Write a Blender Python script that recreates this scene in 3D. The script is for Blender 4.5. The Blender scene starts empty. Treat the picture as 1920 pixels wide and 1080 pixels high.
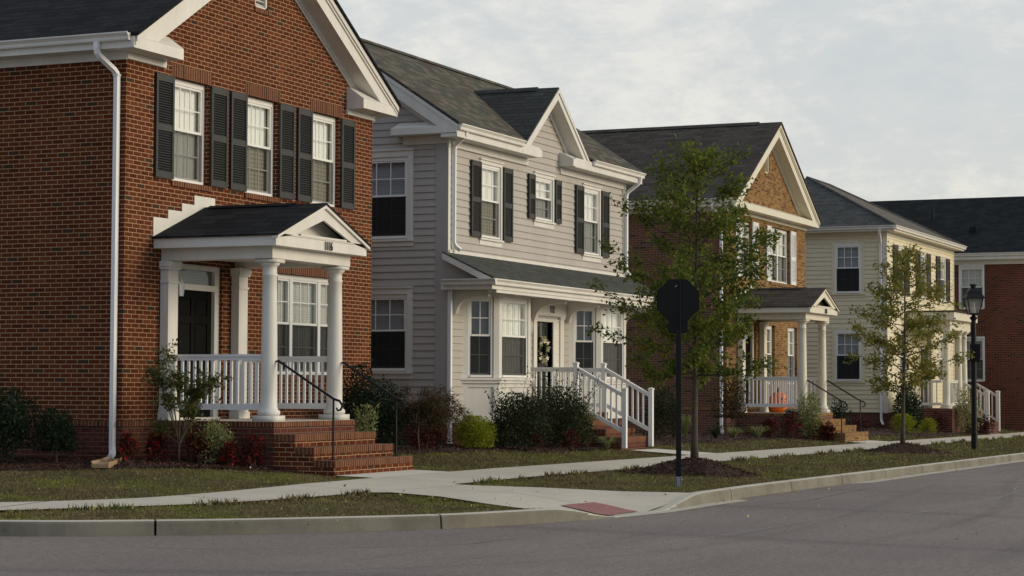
import bpy, bmesh, math, random
import numpy as np
from mathutils import Vector, Matrix
from mathutils.geometry import delaunay_2d_cdt
random.seed(7); RNG = np.random.default_rng(11)
scn = bpy.context.scene; COL = scn.collection
R = math.radians

# ------------------------------------------------------------------ materials
MATS = {}
def newmat(name):
    m = bpy.data.materials.new(name); m.use_nodes = True
    nt = m.node_tree; b = nt.nodes['Principled BSDF']; MATS[name] = m
    return m, nt, b
def N(nt, t, **kw):
    n = nt.nodes.new(t)
    for k, v in kw.items():
        if k in n.inputs: n.inputs[k].default_value = v
        else: setattr(n, k, v)
    return n
def ramp(nt, stops, interp='LINEAR'):
    r = nt.nodes.new('ShaderNodeValToRGB'); cr = r.color_ramp; cr.interpolation = interp
    while len(cr.elements) < len(stops): cr.elements.new(0.5)
    for e, (p, c) in zip(cr.elements, stops):
        e.position = p; e.color = (*c, 1) if len(c) == 3 else c
    return r
def mixc(nt, a, b, fac, mode='MIX'):
    m = nt.nodes.new('ShaderNodeMix'); m.data_type = 'RGBA'; m.blend_type = mode
    for sock, v in ((m.inputs[0], fac), (m.inputs[6], a), (m.inputs[7], b)):
        if isinstance(v, bpy.types.NodeSocket): nt.links.new(v, sock)
        elif isinstance(v, (int, float)): sock.default_value = v
        else: sock.default_value = (*v, 1)
    return m.outputs[2]
def objco(nt): return nt.nodes.new('ShaderNodeTexCoord').outputs['Object']
def noise(nt, vec, scale, detail=4, rough=.6):
    n = N(nt, 'ShaderNodeTexNoise', Scale=scale, Detail=detail, Roughness=rough); nt.links.new(vec, n.inputs['Vector']); return n
def bump(nt, b, h, dist, strength=1.0):
    n = N(nt, 'ShaderNodeBump', Strength=strength, Distance=dist); nt.links.new(h, n.inputs['Height']); nt.links.new(n.outputs[0], b.inputs['Normal'])
def plain(name, col, rough=.6, var=.12, scale=2.5, bmp=0., metal=0., spec=.4, streak=False):
    m, nt, b = newmat(name); co = objco(nt)
    if streak:
        mp = N(nt, 'ShaderNodeMapping'); mp.inputs['Scale'].default_value = (1, 1, .18); nt.links.new(co, mp.inputs[0]); co2 = mp.outputs[0]
    else: co2 = co
    n = noise(nt, co2, scale, 6, .65)
    r = ramp(nt, [(.3, tuple(c*(1-var) for c in col)), (.7, tuple(min(1, c*(1+var*.6)) for c in col))])
    nt.links.new(n.outputs['Fac'], r.inputs[0]); nt.links.new(r.outputs[0], b.inputs['Base Color'])
    b.inputs['Roughness'].default_value = rough; b.inputs['Metallic'].default_value = metal; b.inputs['Specular IOR Level'].default_value = spec
    if bmp:
        n2 = noise(nt, co, 60, 3); bump(nt, b, n2.outputs['Fac'], bmp)
    return m
def wallvec(nt, mode='wall'):
    """unroll: (x+y, z) for upright faces, (x, y) for flat ones"""
    s = nt.nodes.new('ShaderNodeSeparateXYZ'); nt.links.new(objco(nt), s.inputs[0])
    c = nt.nodes.new('ShaderNodeCombineXYZ')
    if mode == 'wall':
        a = N(nt, 'ShaderNodeMath', operation='ADD'); nt.links.new(s.outputs[0], a.inputs[0]); nt.links.new(s.outputs[1], a.inputs[1])
        nt.links.new(a.outputs[0], c.inputs[0]); nt.links.new(s.outputs[2], c.inputs[1])
    elif mode == 'rowlock':
        a = N(nt, 'ShaderNodeMath', operation='ADD'); nt.links.new(s.outputs[0], a.inputs[0]); nt.links.new(s.outputs[1], a.inputs[1])
        nt.links.new(a.outputs[0], c.inputs[0]); c.inputs[1].default_value = .2
    elif mode == 'flat':
        nt.links.new(s.outputs[0], c.inputs[0]); nt.links.new(s.outputs[1], c.inputs[1])
    elif mode == 'roofx':      # slope falls along x, courses run along y
        nt.links.new(s.outputs[1], c.inputs[0]); nt.links.new(s.outputs[2], c.inputs[1])
    elif mode == 'roofy':
        nt.links.new(s.outputs[0], c.inputs[0]); nt.links.new(s.outputs[2], c.inputs[1])
    return c.outputs[0]
def brick(name, reds, darkc, mortar, mode='wall', w=.2032, h=.0677, ms=.0052, darkp=.05, off=.5, bm=.004):
    m, nt, b = newmat(name); v = wallvec(nt, mode)
    br = nt.nodes.new('ShaderNodeTexBrick'); nt.links.new(v, br.inputs['Vector'])
    for k, val in (('Color1', (0, 0, 0, 1)), ('Color2', (1, 1, 1, 1)), ('Mortar', (0, 0, 0, 1)), ('Scale', 1), ('Mortar Size', ms), ('Mortar Smooth', .15), ('Bias', 0), ('Brick Width', w), ('Row Height', h)):
        br.inputs[k].default_value = val
    br.offset = off
    n = len(reds)
    st = [(0, darkc)] + [(darkp + (1-darkp)*i/n, reds[i]) for i in range(n)]
    r = ramp(nt, st, 'CONSTANT' if False else 'LINEAR')
    r = ramp(nt, [(0, darkc), (darkp, darkc), (darkp+.01, reds[0])] + [(darkp+.01+(1-darkp-.01)*i/(n-1), reds[i]) for i in range(1, n)])
    nt.links.new(br.outputs['Color'], r.inputs[0])
    co = objco(nt); n1 = noise(nt, co, 45, 4); n2 = noise(nt, co, .55, 5, .65)
    v1 = mixc(nt, r.outputs[0], (1.0, .98, .95), .0)
    rr = ramp(nt, [(.3, (.72, .72, .72)), (.7, (1.18, 1.18, 1.18))]); nt.links.new(n1.outputs['Fac'], rr.inputs[0])
    v2 = mixc(nt, r.outputs[0], rr.outputs[0], 1.0, 'MULTIPLY')
    mr = ramp(nt, [(.25, tuple(c*.82 for c in mortar)), (.75, mortar)]); nt.links.new(n1.outputs['Fac'], mr.inputs[0])
    c = mixc(nt, v2, mr.outputs[0], br.outputs['Fac'])
    r3 = ramp(nt, [(.32, (.80, .80, .81)), (.5, (.97, .97, .97)), (.7, (1.08, 1.07, 1.05))]); nt.links.new(n2.outputs['Fac'], r3.inputs[0])
    c = mixc(nt, c, r3.outputs[0], 1.0, 'MULTIPLY')
    nt.links.new(c, b.inputs['Base Color']); b.inputs['Roughness'].default_value = .95; b.inputs['Specular IOR Level'].default_value = .08
    inv = N(nt, 'ShaderNodeMath', operation='SUBTRACT'); inv.inputs[0].default_value = 1; nt.links.new(br.outputs['Fac'], inv.inputs[1])
    bump(nt, b, inv.outputs[0], bm)
    return m
def shingle(name, cols, mode, rh=.075, w=.3, streakmix=.5, edge=.5):
    m, nt, b = newmat(name); v = wallvec(nt, mode)
    br = nt.nodes.new('ShaderNodeTexBrick'); nt.links.new(v, br.inputs['Vector'])
    for k, val in (('Color1', (0, 0, 0, 1)), ('Color2', (1, 1, 1, 1)), ('Mortar', (.5, .5, .5, 1)), ('Scale', 1), ('Mortar Size', .004), ('Mortar Smooth', .3), ('Bias', 0), ('Brick Width', w), ('Row Height', rh)):
        br.inputs[k].default_value = val
    br.offset = .37; br.offset_frequency = 2
    mp = N(nt, 'ShaderNodeMapping'); mp.inputs['Scale'].default_value = (.6, 1/rh*1.1, 1); nt.links.new(v, mp.inputs[0])
    n1 = noise(nt, mp.outputs[0], 1.0, 3); n3 = noise(nt, objco(nt), 30, 3)
    f = mixc(nt, br.outputs['Color'], n1.outputs['Fac'], streakmix)
    r = ramp(nt, [(.15 + .7*i/(len(cols)-1), c) for i, c in enumerate(cols)]); nt.links.new(f, r.inputs[0])
    rr = ramp(nt, [(.3, (.75, .75, .75)), (.7, (1.2, 1.2, 1.2))]); nt.links.new(n3.outputs['Fac'], rr.inputs[0])
    c = mixc(nt, r.outputs[0], rr.outputs[0], 1.0, 'MULTIPLY')
    c = mixc(nt, c, tuple(x*edge for x in cols[0]), br.outputs['Fac'])
    nt.links.new(c, b.inputs['Base Color']); b.inputs['Roughness'].default_value = .9; b.inputs['Specular IOR Level'].default_value = .08
    inv = N(nt, 'ShaderNodeMath', operation='SUBTRACT'); inv.inputs[0].default_value = 1; nt.links.new(br.outputs['Fac'], inv.inputs[1])
    bump(nt, b, inv.outputs[0], .008)
    return m
def leafmat(name, cols, trans=.35, rough=.6):
    m, nt, b = newmat(name); g = nt.nodes.new('ShaderNodeNewGeometry')
    n = noise(nt, objco(nt), 1.6, 2)
    f = mixc(nt, g.outputs['Random Per Island'], n.outputs['Fac'], .35)
    r = ramp(nt, [(.12 + .76*i/(len(cols)-1), c) for i, c in enumerate(cols)]); nt.links.new(f, r.inputs[0])
    nt.links.new(r.outputs[0], b.inputs['Base Color']); b.inputs['Roughness'].default_value = rough; b.inputs['Specular IOR Level'].default_value = .12
    t = nt.nodes.new('ShaderNodeBsdfTranslucent'); nt.links.new(r.outputs[0], t.inputs[0])
    mx = nt.nodes.new('ShaderNodeMixShader'); mx.inputs[0].default_value = trans
    nt.links.new(b.outputs[0], mx.inputs[1]); nt.links.new(t.outputs[0], mx.inputs[2])
    nt.links.new(mx.outputs[0], nt.nodes['Material Output'].inputs[0])
    return m
def glassmat(name, tint, trans, refl=.08):
    m, nt, b = newmat(name)
    tr = nt.nodes.new('ShaderNodeBsdfTransparent'); tr.inputs[0].default_value = (*tint, 1)
    gl = nt.nodes.new('ShaderNodeBsdfGlossy'); gl.inputs['Roughness'].default_value = .03; gl.inputs[0].default_value = (.9, .93, .95, 1)
    fr = nt.nodes.new('ShaderNodeFresnel'); fr.inputs[0].default_value = 1.5; wn = noise(nt, objco(nt), 1.6, 2); bp = N(nt, 'ShaderNodeBump', Strength=.35, Distance=.02); nt.links.new(wn.outputs['Fac'], bp.inputs['Height']); nt.links.new(bp.outputs[0], gl.inputs['Normal'])
    mx = nt.nodes.new('ShaderNodeMixShader'); nt.links.new(fr.outputs[0], mx.inputs[0]); nt.links.new(tr.outputs[0], mx.inputs[1]); nt.links.new(gl.outputs[0], mx.inputs[2])
    nt.links.new(mx.outputs[0], nt.nodes['Material Output'].inputs[0]); return m
def screenmat(name, dens, col=(.02, .021, .022)):
    m, nt, b = newmat(name)
    tr = nt.nodes.new('ShaderNodeBsdfTransparent'); d = nt.nodes.new('ShaderNodeBsdfDiffuse'); d.inputs[0].default_value = (*col, 1)
    mx = nt.nodes.new('ShaderNodeMixShader'); mx.inputs[0].default_value = dens
    nt.links.new(tr.outputs[0], mx.inputs[1]); nt.links.new(d.outputs[0], mx.inputs[2]); nt.links.new(mx.outputs[0], nt.nodes['Material Output'].inputs[0]); return m
def curtainmat(name, kind, col):
    m, nt, b = newmat(name); v = wallvec(nt); w = nt.nodes.new('ShaderNodeTexWave')
    nt.links.new(v, w.inputs[0]); b.inputs['Roughness'].default_value = .9
    if kind == 'blind':
        w.bands_direction = 'Y'; w.inputs['Scale'].default_value = 7.5; w.inputs['Distortion'].default_value = .3; lo = .80
    elif kind == 'sheer':
        w.bands_direction = 'X'; w.inputs['Scale'].default_value = 3.2; w.inputs['Distortion'].default_value = 1.8; w.inputs['Detail'].default_value = 3; lo = .86
    else:
        w.wave_type = 'RINGS'; w.inputs['Scale'].default_value = 4.5; w.inputs['Distortion'].default_value = 2.0; lo = .7
    r = ramp(nt, [(0, tuple(c*lo for c in col)), (.6, col)]); nt.links.new(w.outputs['Fac'], r.inputs[0]); nt.links.new(r.outputs[0], b.inputs['Base Color'])
    if kind != 'lace': bump(nt, b, w.outputs['Fac'], .004 if kind == 'blind' else .006, .5)
    return m

BR1 = brick('red_brick', [(.082, .022, .011), (.132, .036, .016), (.104, .028, .013), (.165, .050, .021)], (.060, .036, .023), (.48, .325, .185), ms=.0057, darkp=.04)
BR1L = brick('red_brick_lower', [(.085, .03, .022), (.13, .045, .03), (.11, .04, .03)], (.05, .04, .035), (.21, .15, .11))
BR1R = brick('red_rowlock', [(.105, .040, .023), (.165, .066, .036), (.13, .050, .028)], (.07, .038, .026), (.42, .29, .18), 'rowlock', .0677, .4, .005, off=0)
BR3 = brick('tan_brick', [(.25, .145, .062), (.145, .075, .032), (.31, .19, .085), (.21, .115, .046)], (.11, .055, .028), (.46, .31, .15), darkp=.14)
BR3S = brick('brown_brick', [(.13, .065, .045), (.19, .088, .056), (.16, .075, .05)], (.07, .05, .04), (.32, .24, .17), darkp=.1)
BR3R = brick('tan_rowlock', [(.21, .115, .048), (.28, .16, .068)], (.12, .065, .03), (.34, .24, .125), 'rowlock', .0677, .4, .005, off=0)
BR4 = brick('plum_brick', [(.09, .035, .03), (.14, .052, .042)], (.06, .04, .03), (.26, .2, .15))
BR5 = brick('far_red_brick', [(.11, .037, .027), (.17, .055, .038), (.14, .045, .032)], (.06, .035, .03), (.32, .21, .14))
TREAD = brick('brick_treads', [(.165, .078, .050), (.215, .108, .070)], (.12, .06, .04), (.33, .24, .165), 'flat', .0677, .2032, .005, off=0)
TREAD3 = brick('tan_treads', [(.24, .135, .065), (.30, .175, .09)], (.16, .085, .04), (.32, .22, .13), 'flat', .0677, .2032, .005, off=0)
WHITE = plain('white_trim', (.70, .68, .61), .5, .10, 3, spec=.4, streak=True)
VINYL = plain('white_vinyl', (.82, .82, .80), .35, .03, 3)
WHITE2 = plain('white_frame', (.80, .79, .74), .4, .05, 3)
CREAMT = plain('cream_trim', (.70, .66, .52), .5, .05, 3)
SIDE2 = plain('grey_siding', (.43, .40, .355), .65, .10, 1.2, .0006, streak=True)
CORN2 = plain('grey_corner', (.40, .375, .345), .65, .07, 2)
SIDE4 = plain('cream_siding', (.72, .65, .45), .6, .06, 2, .0006)
SHUT = plain('charcoal_shutter', (.030, .030, .028), .55, .2, 4)
SHUTW = plain('white_shutter', (.74, .74, .72), .5, .05, 4)
SHUTB = plain('brown_shutter', (.05, .045, .04), .6, .1, 4)
DOORM = plain('dark_door', (.010, .0105, .0100), .85, .15, 3, spec=.05)
DOOR2 = plain('dark_green_door', (.030, .034, .026), .4, .15, 3)
IRON = plain('black_iron', (.008, .0085, .010), .5, .2, 8, spec=.22)
SIGNB = plain('black_sign', (.0055, .0055, .006), .55, .15, 6, spec=.25)
GALV = plain('galvanised', (.35, .36, .38), .4, .2, 30, metal=.7)
REDM = plain('sign_red', (.45, .02, .02), .4, .1, 6)
CONC = plain('concrete_slab', (.52, .48, .40), .9, .10, 1.2, .002)
NUMM = plain('number_black', (.03, .03, .03), .5)
RF1x = shingle('roof_black_x', [(.014, .0145, .0155), (.021, .022, .023), (.032, .033, .034)], 'roofx', .085)
RF2 = shingle('roof_weathered_y', [(.042, .046, .038), (.10, .078, .058), (.062, .075, .062), (.15, .125, .095), (.08, .10, .08)], 'roofy', .075, streakmix=.5, edge=.25)
RF2x = shingle('roof_weathered_x', [(.034, .037, .034), (.060, .064, .058), (.048, .046, .040), (.075, .080, .072)], 'roofx', .085)
RF2s = shingle('roof_skirt', [(.046, .052, .046), (.085, .094, .082), (.068, .066, .057), (.11, .118, .104)], 'roofy', .062)
RF3 = shingle('roof_brown_x', [(.050, .043, .036), (.074, .064, .054), (.098, .085, .072)], 'roofx', .085)
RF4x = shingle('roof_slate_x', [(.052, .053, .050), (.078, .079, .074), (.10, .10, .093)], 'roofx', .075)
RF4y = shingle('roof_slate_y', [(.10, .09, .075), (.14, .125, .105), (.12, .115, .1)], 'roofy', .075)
RF5 = shingle('roof_far_black', [(.012, .014, .015), (.018, .021, .022), (.027, .030, .031)], 'roofx', .085)
GLASS = glassmat('window_glass', (.93, .95, .95), .9)
SCREEN = screenmat('insect_screen', .42)
SCREEND = screenmat('dark_insect_screen', .86, (.03, .03, .029))
BLIND = curtainmat('blinds', 'blind', (.62, .62, .56))
BLINDD = curtainmat('grey_blinds', 'blind', (.34, .36, .37))
SHEER = curtainmat('sheer_curtain', 'sheer', (.88, .89, .84))
LACE = curtainmat('lace_curtain', 'lace', (.72, .69, .55))
SCREENM = screenmat('grey_insect_screen', .68, (.035, .037, .036)); GREYC = curtainmat('grey_sheer', 'sheer', (.46, .49, .50))
DARK = plain('dark_room', (.012, .012, .012), .9)
BARK = plain('bark', (.085, .068, .05), .9, .35, 18, .006)
STEM = plain('stem', (.10, .075, .05), .9, .3, 18)
SOIL = plain('mulch_soil', (.050, .026, .018), .95, .6, 22, .03)

# ------------------------------------------------------------------ object helpers
def setp(o, label=None, cat=None, group=None, kind=None):
    for k, v in (('label', label), ('category', cat), ('group', group), ('kind', kind)):
        if v: o[k] = v
    return o
def thing(name, loc, label, cat, group=None):
    o = bpy.data.objects.new(name, None); COL.objects.link(o); o.location = loc; o.empty_display_size = .3
    return setp(o, label, cat, group)
def rootloc(p):
    v = Vector((0, 0, 0))
    while p is not None: v += p.location; p = p.parent
    return v
class MB:
    def __init__(s): s.v = []; s.f = []; s.m = []
    def add(s, vs, fs, mi=0):
        o = len(s.v); s.v += [tuple(p) for p in vs]; s.f += [tuple(i+o for i in f) for f in fs]; s.m += [mi]*len(fs); return s
    def box(s, x0, x1, y0, y1, z0, z1, mi=0, bev=0):
        if x0 > x1: x0, x1 = x1, x0
        if y0 > y1: y0, y1 = y1, y0
        if z0 > z1: z0, z1 = z1, z0
        vs = [(x, y, z) for x in (x0, x1) for y in (y0, y1) for z in (z0, z1)]
        return s.add(vs, [(0, 1, 3, 2), (4, 6, 7, 5), (0, 4, 5, 1), (2, 3, 7, 6), (0, 2, 6, 4), (1, 5, 7, 3)], mi)
    def mbox(s, M, s0, s1, z0, z1, d0, d1, mi=0):
        vs = [M(a, c, b) for a in (s0, s1) for b in (d0, d1) for c in (z0, z1)]
        return s.add(vs, [(0, 1, 3, 2), (4, 6, 7, 5), (0, 4, 5, 1), (2, 3, 7, 6), (0, 2, 6, 4), (1, 5, 7, 3)], mi)
    def prism(s, pts, fn, a, b, mi=0):
        n = len(pts); vs = [fn(p[0], p[1], a) for p in pts] + [fn(p[0], p[1], b) for p in pts]
        fs = [tuple(range(n))[::-1], tuple(range(n, 2*n))] + [(i, (i+1) % n, n+(i+1) % n, n+i) for i in range(n)]
        return s.add(vs, fs, mi)
    def lathe(s, cx, cy, prof, n=24, mi=0):
        vs = [(cx+r*math.cos(2*math.pi*k/n), cy+r*math.sin(2*math.pi*k/n), z) for r, z in prof for k in range(n)]
        fs = [(i*n+k, i*n+(k+1) % n, (i+1)*n+(k+1) % n, (i+1)*n+k) for i in range(len(prof)-1) for k in range(n)]
        fs += [tuple(range(n))[::-1], tuple((len(prof)-1)*n+k for k in range(n))]
        return s.add(vs, fs, mi)
    def tube(s, pts, rad, n=8, mi=0, rot=0, asp=1):
        pts = [Vector(p) for p in pts]; k = len(pts)
        if not hasattr(rad, '__len__'): rad = [rad]*k
        t0 = (pts[1]-pts[0]).normalized(); up = Vector((0, 0, 1)) if abs(t0.z) < .9 else Vector((1, 0, 0))
        a = t0.cross(up).normalized(); vs = []
        for i, p in enumerate(pts):
            t = (pts[min(i+1, k-1)]-pts[max(i-1, 0)]).normalized()
            a = (a - t*a.dot(t)).normalized(); b = t.cross(a)
            for j in range(n):
                an = 2*math.pi*j/n+rot; vs.append(p + (a*math.cos(an)*asp + b*math.sin(an))*rad[i])
        fs = [(i*n+j, i*n+(j+1) % n, (i+1)*n+(j+1) % n, (i+1)*n+j) for i in range(k-1) for j in range(n)]
        fs += [tuple(range(n))[::-1], tuple((k-1)*n+j for j in range(n))]
        return s.add(vs, fs, mi)
    def build(s, name, mats, parent=None, smooth=False, label=None, loc=None, bevel=0, recalc=True):
        if not isinstance(mats, (list, tuple)): mats = [mats]
        L = rootloc(parent) if parent is not None else (Vector(loc) if loc is not None else Vector((0, 0, 0)))
        me = bpy.data.meshes.new(name)
        me.from_pydata([(x-L.x, y-L.y, z-L.z) for x, y, z in s.v], [], s.f)
        for m in mats: me.materials.append(m)
        if len(mats) > 1: me.polygons.foreach_set('material_index', s.m)
        if recalc:
            bm = bmesh.new(); bm.from_mesh(me); bmesh.ops.recalc_face_normals(bm, faces=bm.faces); bm.to_mesh(me); bm.free()
        if smooth: me.polygons.foreach_set('use_smooth', [True]*len(me.polygons))
        o = bpy.data.objects.new(name, me); COL.objects.link(o)
        if parent is not None: o.parent = parent
        elif loc is not None: o.location = loc
        if bevel:
            bv = o.modifiers.new('bevel', 'BEVEL'); bv.width = bevel; bv.segments = 2; bv.limit_method = 'ANGLE'; bv.angle_limit = R(40)
        if smooth == 'auto':
            pass
        if label: o['label'] = label
        return o
def front(Y): return lambda s, z, d: (s, Y+d, z)          # facade facing the street (-Y); d goes into the house
def left(X): return lambda s, z, d: (X+d, s, z)           # side facing -X
def face(x0, y0, dx, dy, nx, ny): return lambda s, z, d: (x0+dx*s+nx*d, y0+dy*s+ny*d, z)

def clip(poly, a, b, c):   # keep a*x+b*y<=c
    out = []
    for i in range(len(poly)):
        p, q = poly[i], poly[(i+1) % len(poly)]; fp = a*p[0]+b*p[1]-c; fq = a*q[0]+b*q[1]-c
        if fp <= 1e-9: out.append(p)
        if (fp < -1e-9 and fq > 1e-9) or (fp > 1e-9 and fq < -1e-9):
            t = fp/(fp-fq); out.append((p[0]+t*(q[0]-p[0]), p[1]+t*(q[1]-p[1])))
    return out
def wall(mb, M, s0, s1, z0, z1, holes=(), gable=None, lap=0, mi=0, reveal=.1, lapt=.021, rmi=None):
    """gable=(half-plane list [(a,b,c)]) clips; lap>0 makes lapped boards"""
    hs = [h for h in holes]
    if lap: zs = [z0+lap*i for i in range(int((z1-z0)/lap)+1)] + [z1]
    else: zs = sorted({z0, z1} | {h[2] for h in hs} | {h[3] for h in hs})
    xs = sorted({s0, s1} | {h[0] for h in hs} | {h[1] for h in hs})
    for i in range(len(zs)-1):
        za, zb = zs[i], zs[i+1]
        if zb-za < 1e-6: continue
        for j in range(len(xs)-1):
            xa, xb = xs[j], xs[j+1]
            sub = [(za, zb)]
            for h in hs:
                if xa >= h[0]-1e-6 and xb <= h[1]+1e-6:
                    ns = []
                    for (p, q) in sub:
                        if h[3] <= p or h[2] >= q: ns.append((p, q))
                        else:
                            if h[2] > p: ns.append((p, h[2]))
                            if h[3] < q: ns.append((h[3], q))
                    sub = ns
            for (p, q) in sub:
                poly = [(xa, p), (xb, p), (xb, q), (xa, q)]
                for g in (gable or []): 
                    poly = clip(poly, *g)
                    if len(poly) < 3: break
                if len(poly) < 3: continue
                def dep(z): return -lapt*(1-(z-za)/(zb-za)) if lap else 0
                mb.add([M(x, z, dep(z)) for x, z in poly], [tuple(range(len(poly)))], mi)
                if lap and abs(poly[0][1]-za) < 1e-6 and p == za:
                    xa2, xb2 = min(q_[0] for q_ in poly if abs(q_[1]-za) < 1e-6), max(q_[0] for q_ in poly if abs(q_[1]-za) < 1e-6)
                    mb.add([M(xa2, za, -lapt), M(xb2, za, -lapt), M(xb2, za, .004), M(xa2, za, .004)], [(0, 1, 2, 3)], mi)
    for h in hs:
        a, b, c, d = h[:4]; r = reveal; k = mi if rmi is None else rmi
        mb.add([M(a, c, 0), M(a, d, 0), M(a, d, r), M(a, c, r)], [(0, 1, 2, 3)], k)
        mb.add([M(b, c, 0), M(b, d, 0), M(b, d, r), M(b, c, r)], [(0, 1, 2, 3)], k)
        mb.add([M(a, c, 0), M(b, c, 0), M(b, c, r), M(a, c, r)], [(0, 1, 2, 3)], k)
        mb.add([M(a, d, 0), M(b, d, 0), M(b, d, r), M(a, d, r)], [(0, 1, 2, 3)], k)
    return mb

def window(par, M, s0, s1, z0, z1, cols=3, rows=2, rec=.08, fw=.05, up=BLIND, low=None, scr=SCREEN, fm=WHITE2, units=None, sills=True, zm=None, name='window'):
    """double-hung window filling an opening; rec = how far its frame sits behind the wall face"""
    low = low or up; zm = zm or (z0+z1)/2+.0
    fr = MB(); a, b = rec, rec+.09
    fr.mbox(M, s0, s0+fw, z0, z1, a, b); fr.mbox(M, s1-fw, s1, z0, z1, a, b)
    fr.mbox(M, s0+fw, s1-fw, z1-fw*1.5, z1, a, b); fr.mbox(M, s0+fw, s1-fw, z0, z0+fw, a-.02, b)
    us = units or [(s0+fw, s1-fw, cols)]
    for i in range(len(us)-1): fr.mbox(M, us[i][1], us[i+1][0], z0+fw, z1-fw*1.5, a, b)
    f = fr.build(name, fm, par)
    sh = MB(); mu = MB(); gl = MB(); sc = MB(); c1 = MB(); c2 = MB(); zt, zb = z1-fw*1.5, z0+fw; w = .035
    for (p, q, nc) in us:
        for (lo, hi, dd) in ((zm, zt, a+.015), (zb, zm+.04, a+.05)):
            sh.mbox(M, p, p+w, lo, hi, dd, dd+.03); sh.mbox(M, q-w, q, lo, hi, dd, dd+.03)
            sh.mbox(M, p+w, q-w, lo, lo+w+.005, dd-.004, dd+.034); sh.mbox(M, p+w, q-w, hi-w, hi, dd-.002, dd+.03)
            for k in range(1, nc):
                x = p+w+(q-p-2*w)*k/nc; mu.mbox(M, x-.009, x+.009, lo+w, hi-w, dd+.008, dd+.022)
            for k in range(1, rows):
                z = lo+w+(hi-lo-2*w)*k/rows; mu.mbox(M, p+w, q-w, z-.009, z+.009, dd+.009, dd+.021)
            gl.add([M(p+w, lo+w, dd+.015), M(q-w, lo+w, dd+.015), M(q-w, hi-w, dd+.015), M(p+w, hi-w, dd+.015)], [(0, 1, 2, 3)])
        if scr: sc.add([M(p, zb, a+.012), M(q, zb, a+.012), M(q, zm, a+.012), M(p, zm, a+.012)], [(0, 1, 2, 3)])
        c1.add([M(p, zm, a+.11), M(q, zm, a+.11), M(q, zt, a+.11), M(p, zt, a+.11)], [(0, 1, 2, 3)])
        c2.add([M(p, zb, a+.12), M(q, zb, a+.12), M(q, zm, a+.12), M(p, zm, a+.12)], [(0, 1, 2, 3)])
    sh.build('sash', fm, f); mu.build('muntin', fm, f); gl.build('pane', GLASS, f, recalc=False)
    if scr: sc.build('insect_screen', scr, f, recalc=False)
    c1.build('curtain', up, f, recalc=False); c2.build('curtain', low, f, recalc=False)
    return f
def casing(par, M, s0, s1, z0, z1, w=.1, t=.03, mat=WHITE, cap=True, sill=True):
    m = MB()
    m.mbox(M, s0-w, s0, z0-.02, z1, -t, .12); m.mbox(M, s1, s1+w, z0-.02, z1, -t, .12); m.mbox(M, s0-w, s1+w, z1, z1+w, -t, .12)
    if cap: m.mbox(M, s0-w-.02, s1+w+.02, z1+w, z1+w+.03, -t-.03, .02)
    if sill: m.mbox(M, s0-w-.02, s1+w+.02, z0-.06, z0-.021, -t-.035, .1); m.mbox(M, s0-w, s1+w, z0-.16, z0-.061, -t+.005, .02)
    return m.build('window_casing', mat, par)
def shutter(par, M, s0, s1, z0, z1, mat=SHUT, off=0):
    m = MB(); st = .05; t0, t1 = -.045-off, -.004-off
    m.mbox(M, s0, s0+st, z0, z1, t0, t1); m.mbox(M, s1-st, s1, z0, z1, t0, t1)
    zm = z0+(z1-z0)*.48
    for (a, b) in ((z0, z0+.10), (zm-.04, zm+.06), (z1-.11, z1)): m.mbox(M, s0+st, s1-st, a, b, t0+.004, t1)
    for (a, b) in ((z0+.10, zm-.04), (zm+.06, z1-.11)):
        n = int((b-a)/.038); h = (b-a)/n
        for i in range(n):
            z = a+h*i
            m.add([M(s0+st, z, t0+.008), M(s1-st, z, t0+.008), M(s1-st, z+h*.95, t1-.006), M(s0+st, z+h*.95, t1-.006), M(s0+st, z+h*.14, t0+.006), M(s1-st, z+h*.14, t0+.006)], [(0, 1, 2, 3), (0, 1, 5, 4), (4, 5, 2, 3)])
    m.mbox(M, s0+st, s1-st, z0+.1, z1-.1, t1-.004, t1)
    return m.build('shutter', mat, par)
def gutter(par, M, s0, s1, z, mat=WHITE, name='gutter', d=0):
    """K-style gutter hung on a fascia at depth d (outward is negative)"""
    pr = [(d, z-.12), (d-.055, z-.12), (d-.065, z-.10), (d-.065, z-.065), (d-.095, z-.025), (d-.105, z-.022), (d-.105, z), (d-.09, z), (d-.085, z-.015), (d, z-.015)]
    m = MB(); m.prism(pr, lambda a, b, t: M(t, b, a), s0, s1)
    return m.build(name, mat, par)
def downspout(par, pts, mat=WHITE, w=.045, name='downspout'):
    m = MB()
    P = [Vector(p) for p in pts]; out = [P[0]]
    for i in range(1, len(P)-1):
        a, b, c = P[i-1], P[i], P[i+1]; r = min(.07, (b-a).length*.45, (c-b).length*.45)
        p = b+(a-b).normalized()*r; q = b+(c-b).normalized()*r
        out += [p, p*.25+b*.5+q*.25, q]
    out.append(P[-1]); m.tube(out, w*1.12, 4, rot=math.pi/4)
    for p in pts[2:3]: m.tube([Vector(p)+Vector((0, 0, -.02)), Vector(p)+Vector((0, 0, -.05))], w*1.42, 4, rot=math.pi/4)
    return m.build(name, mat, par)
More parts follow.
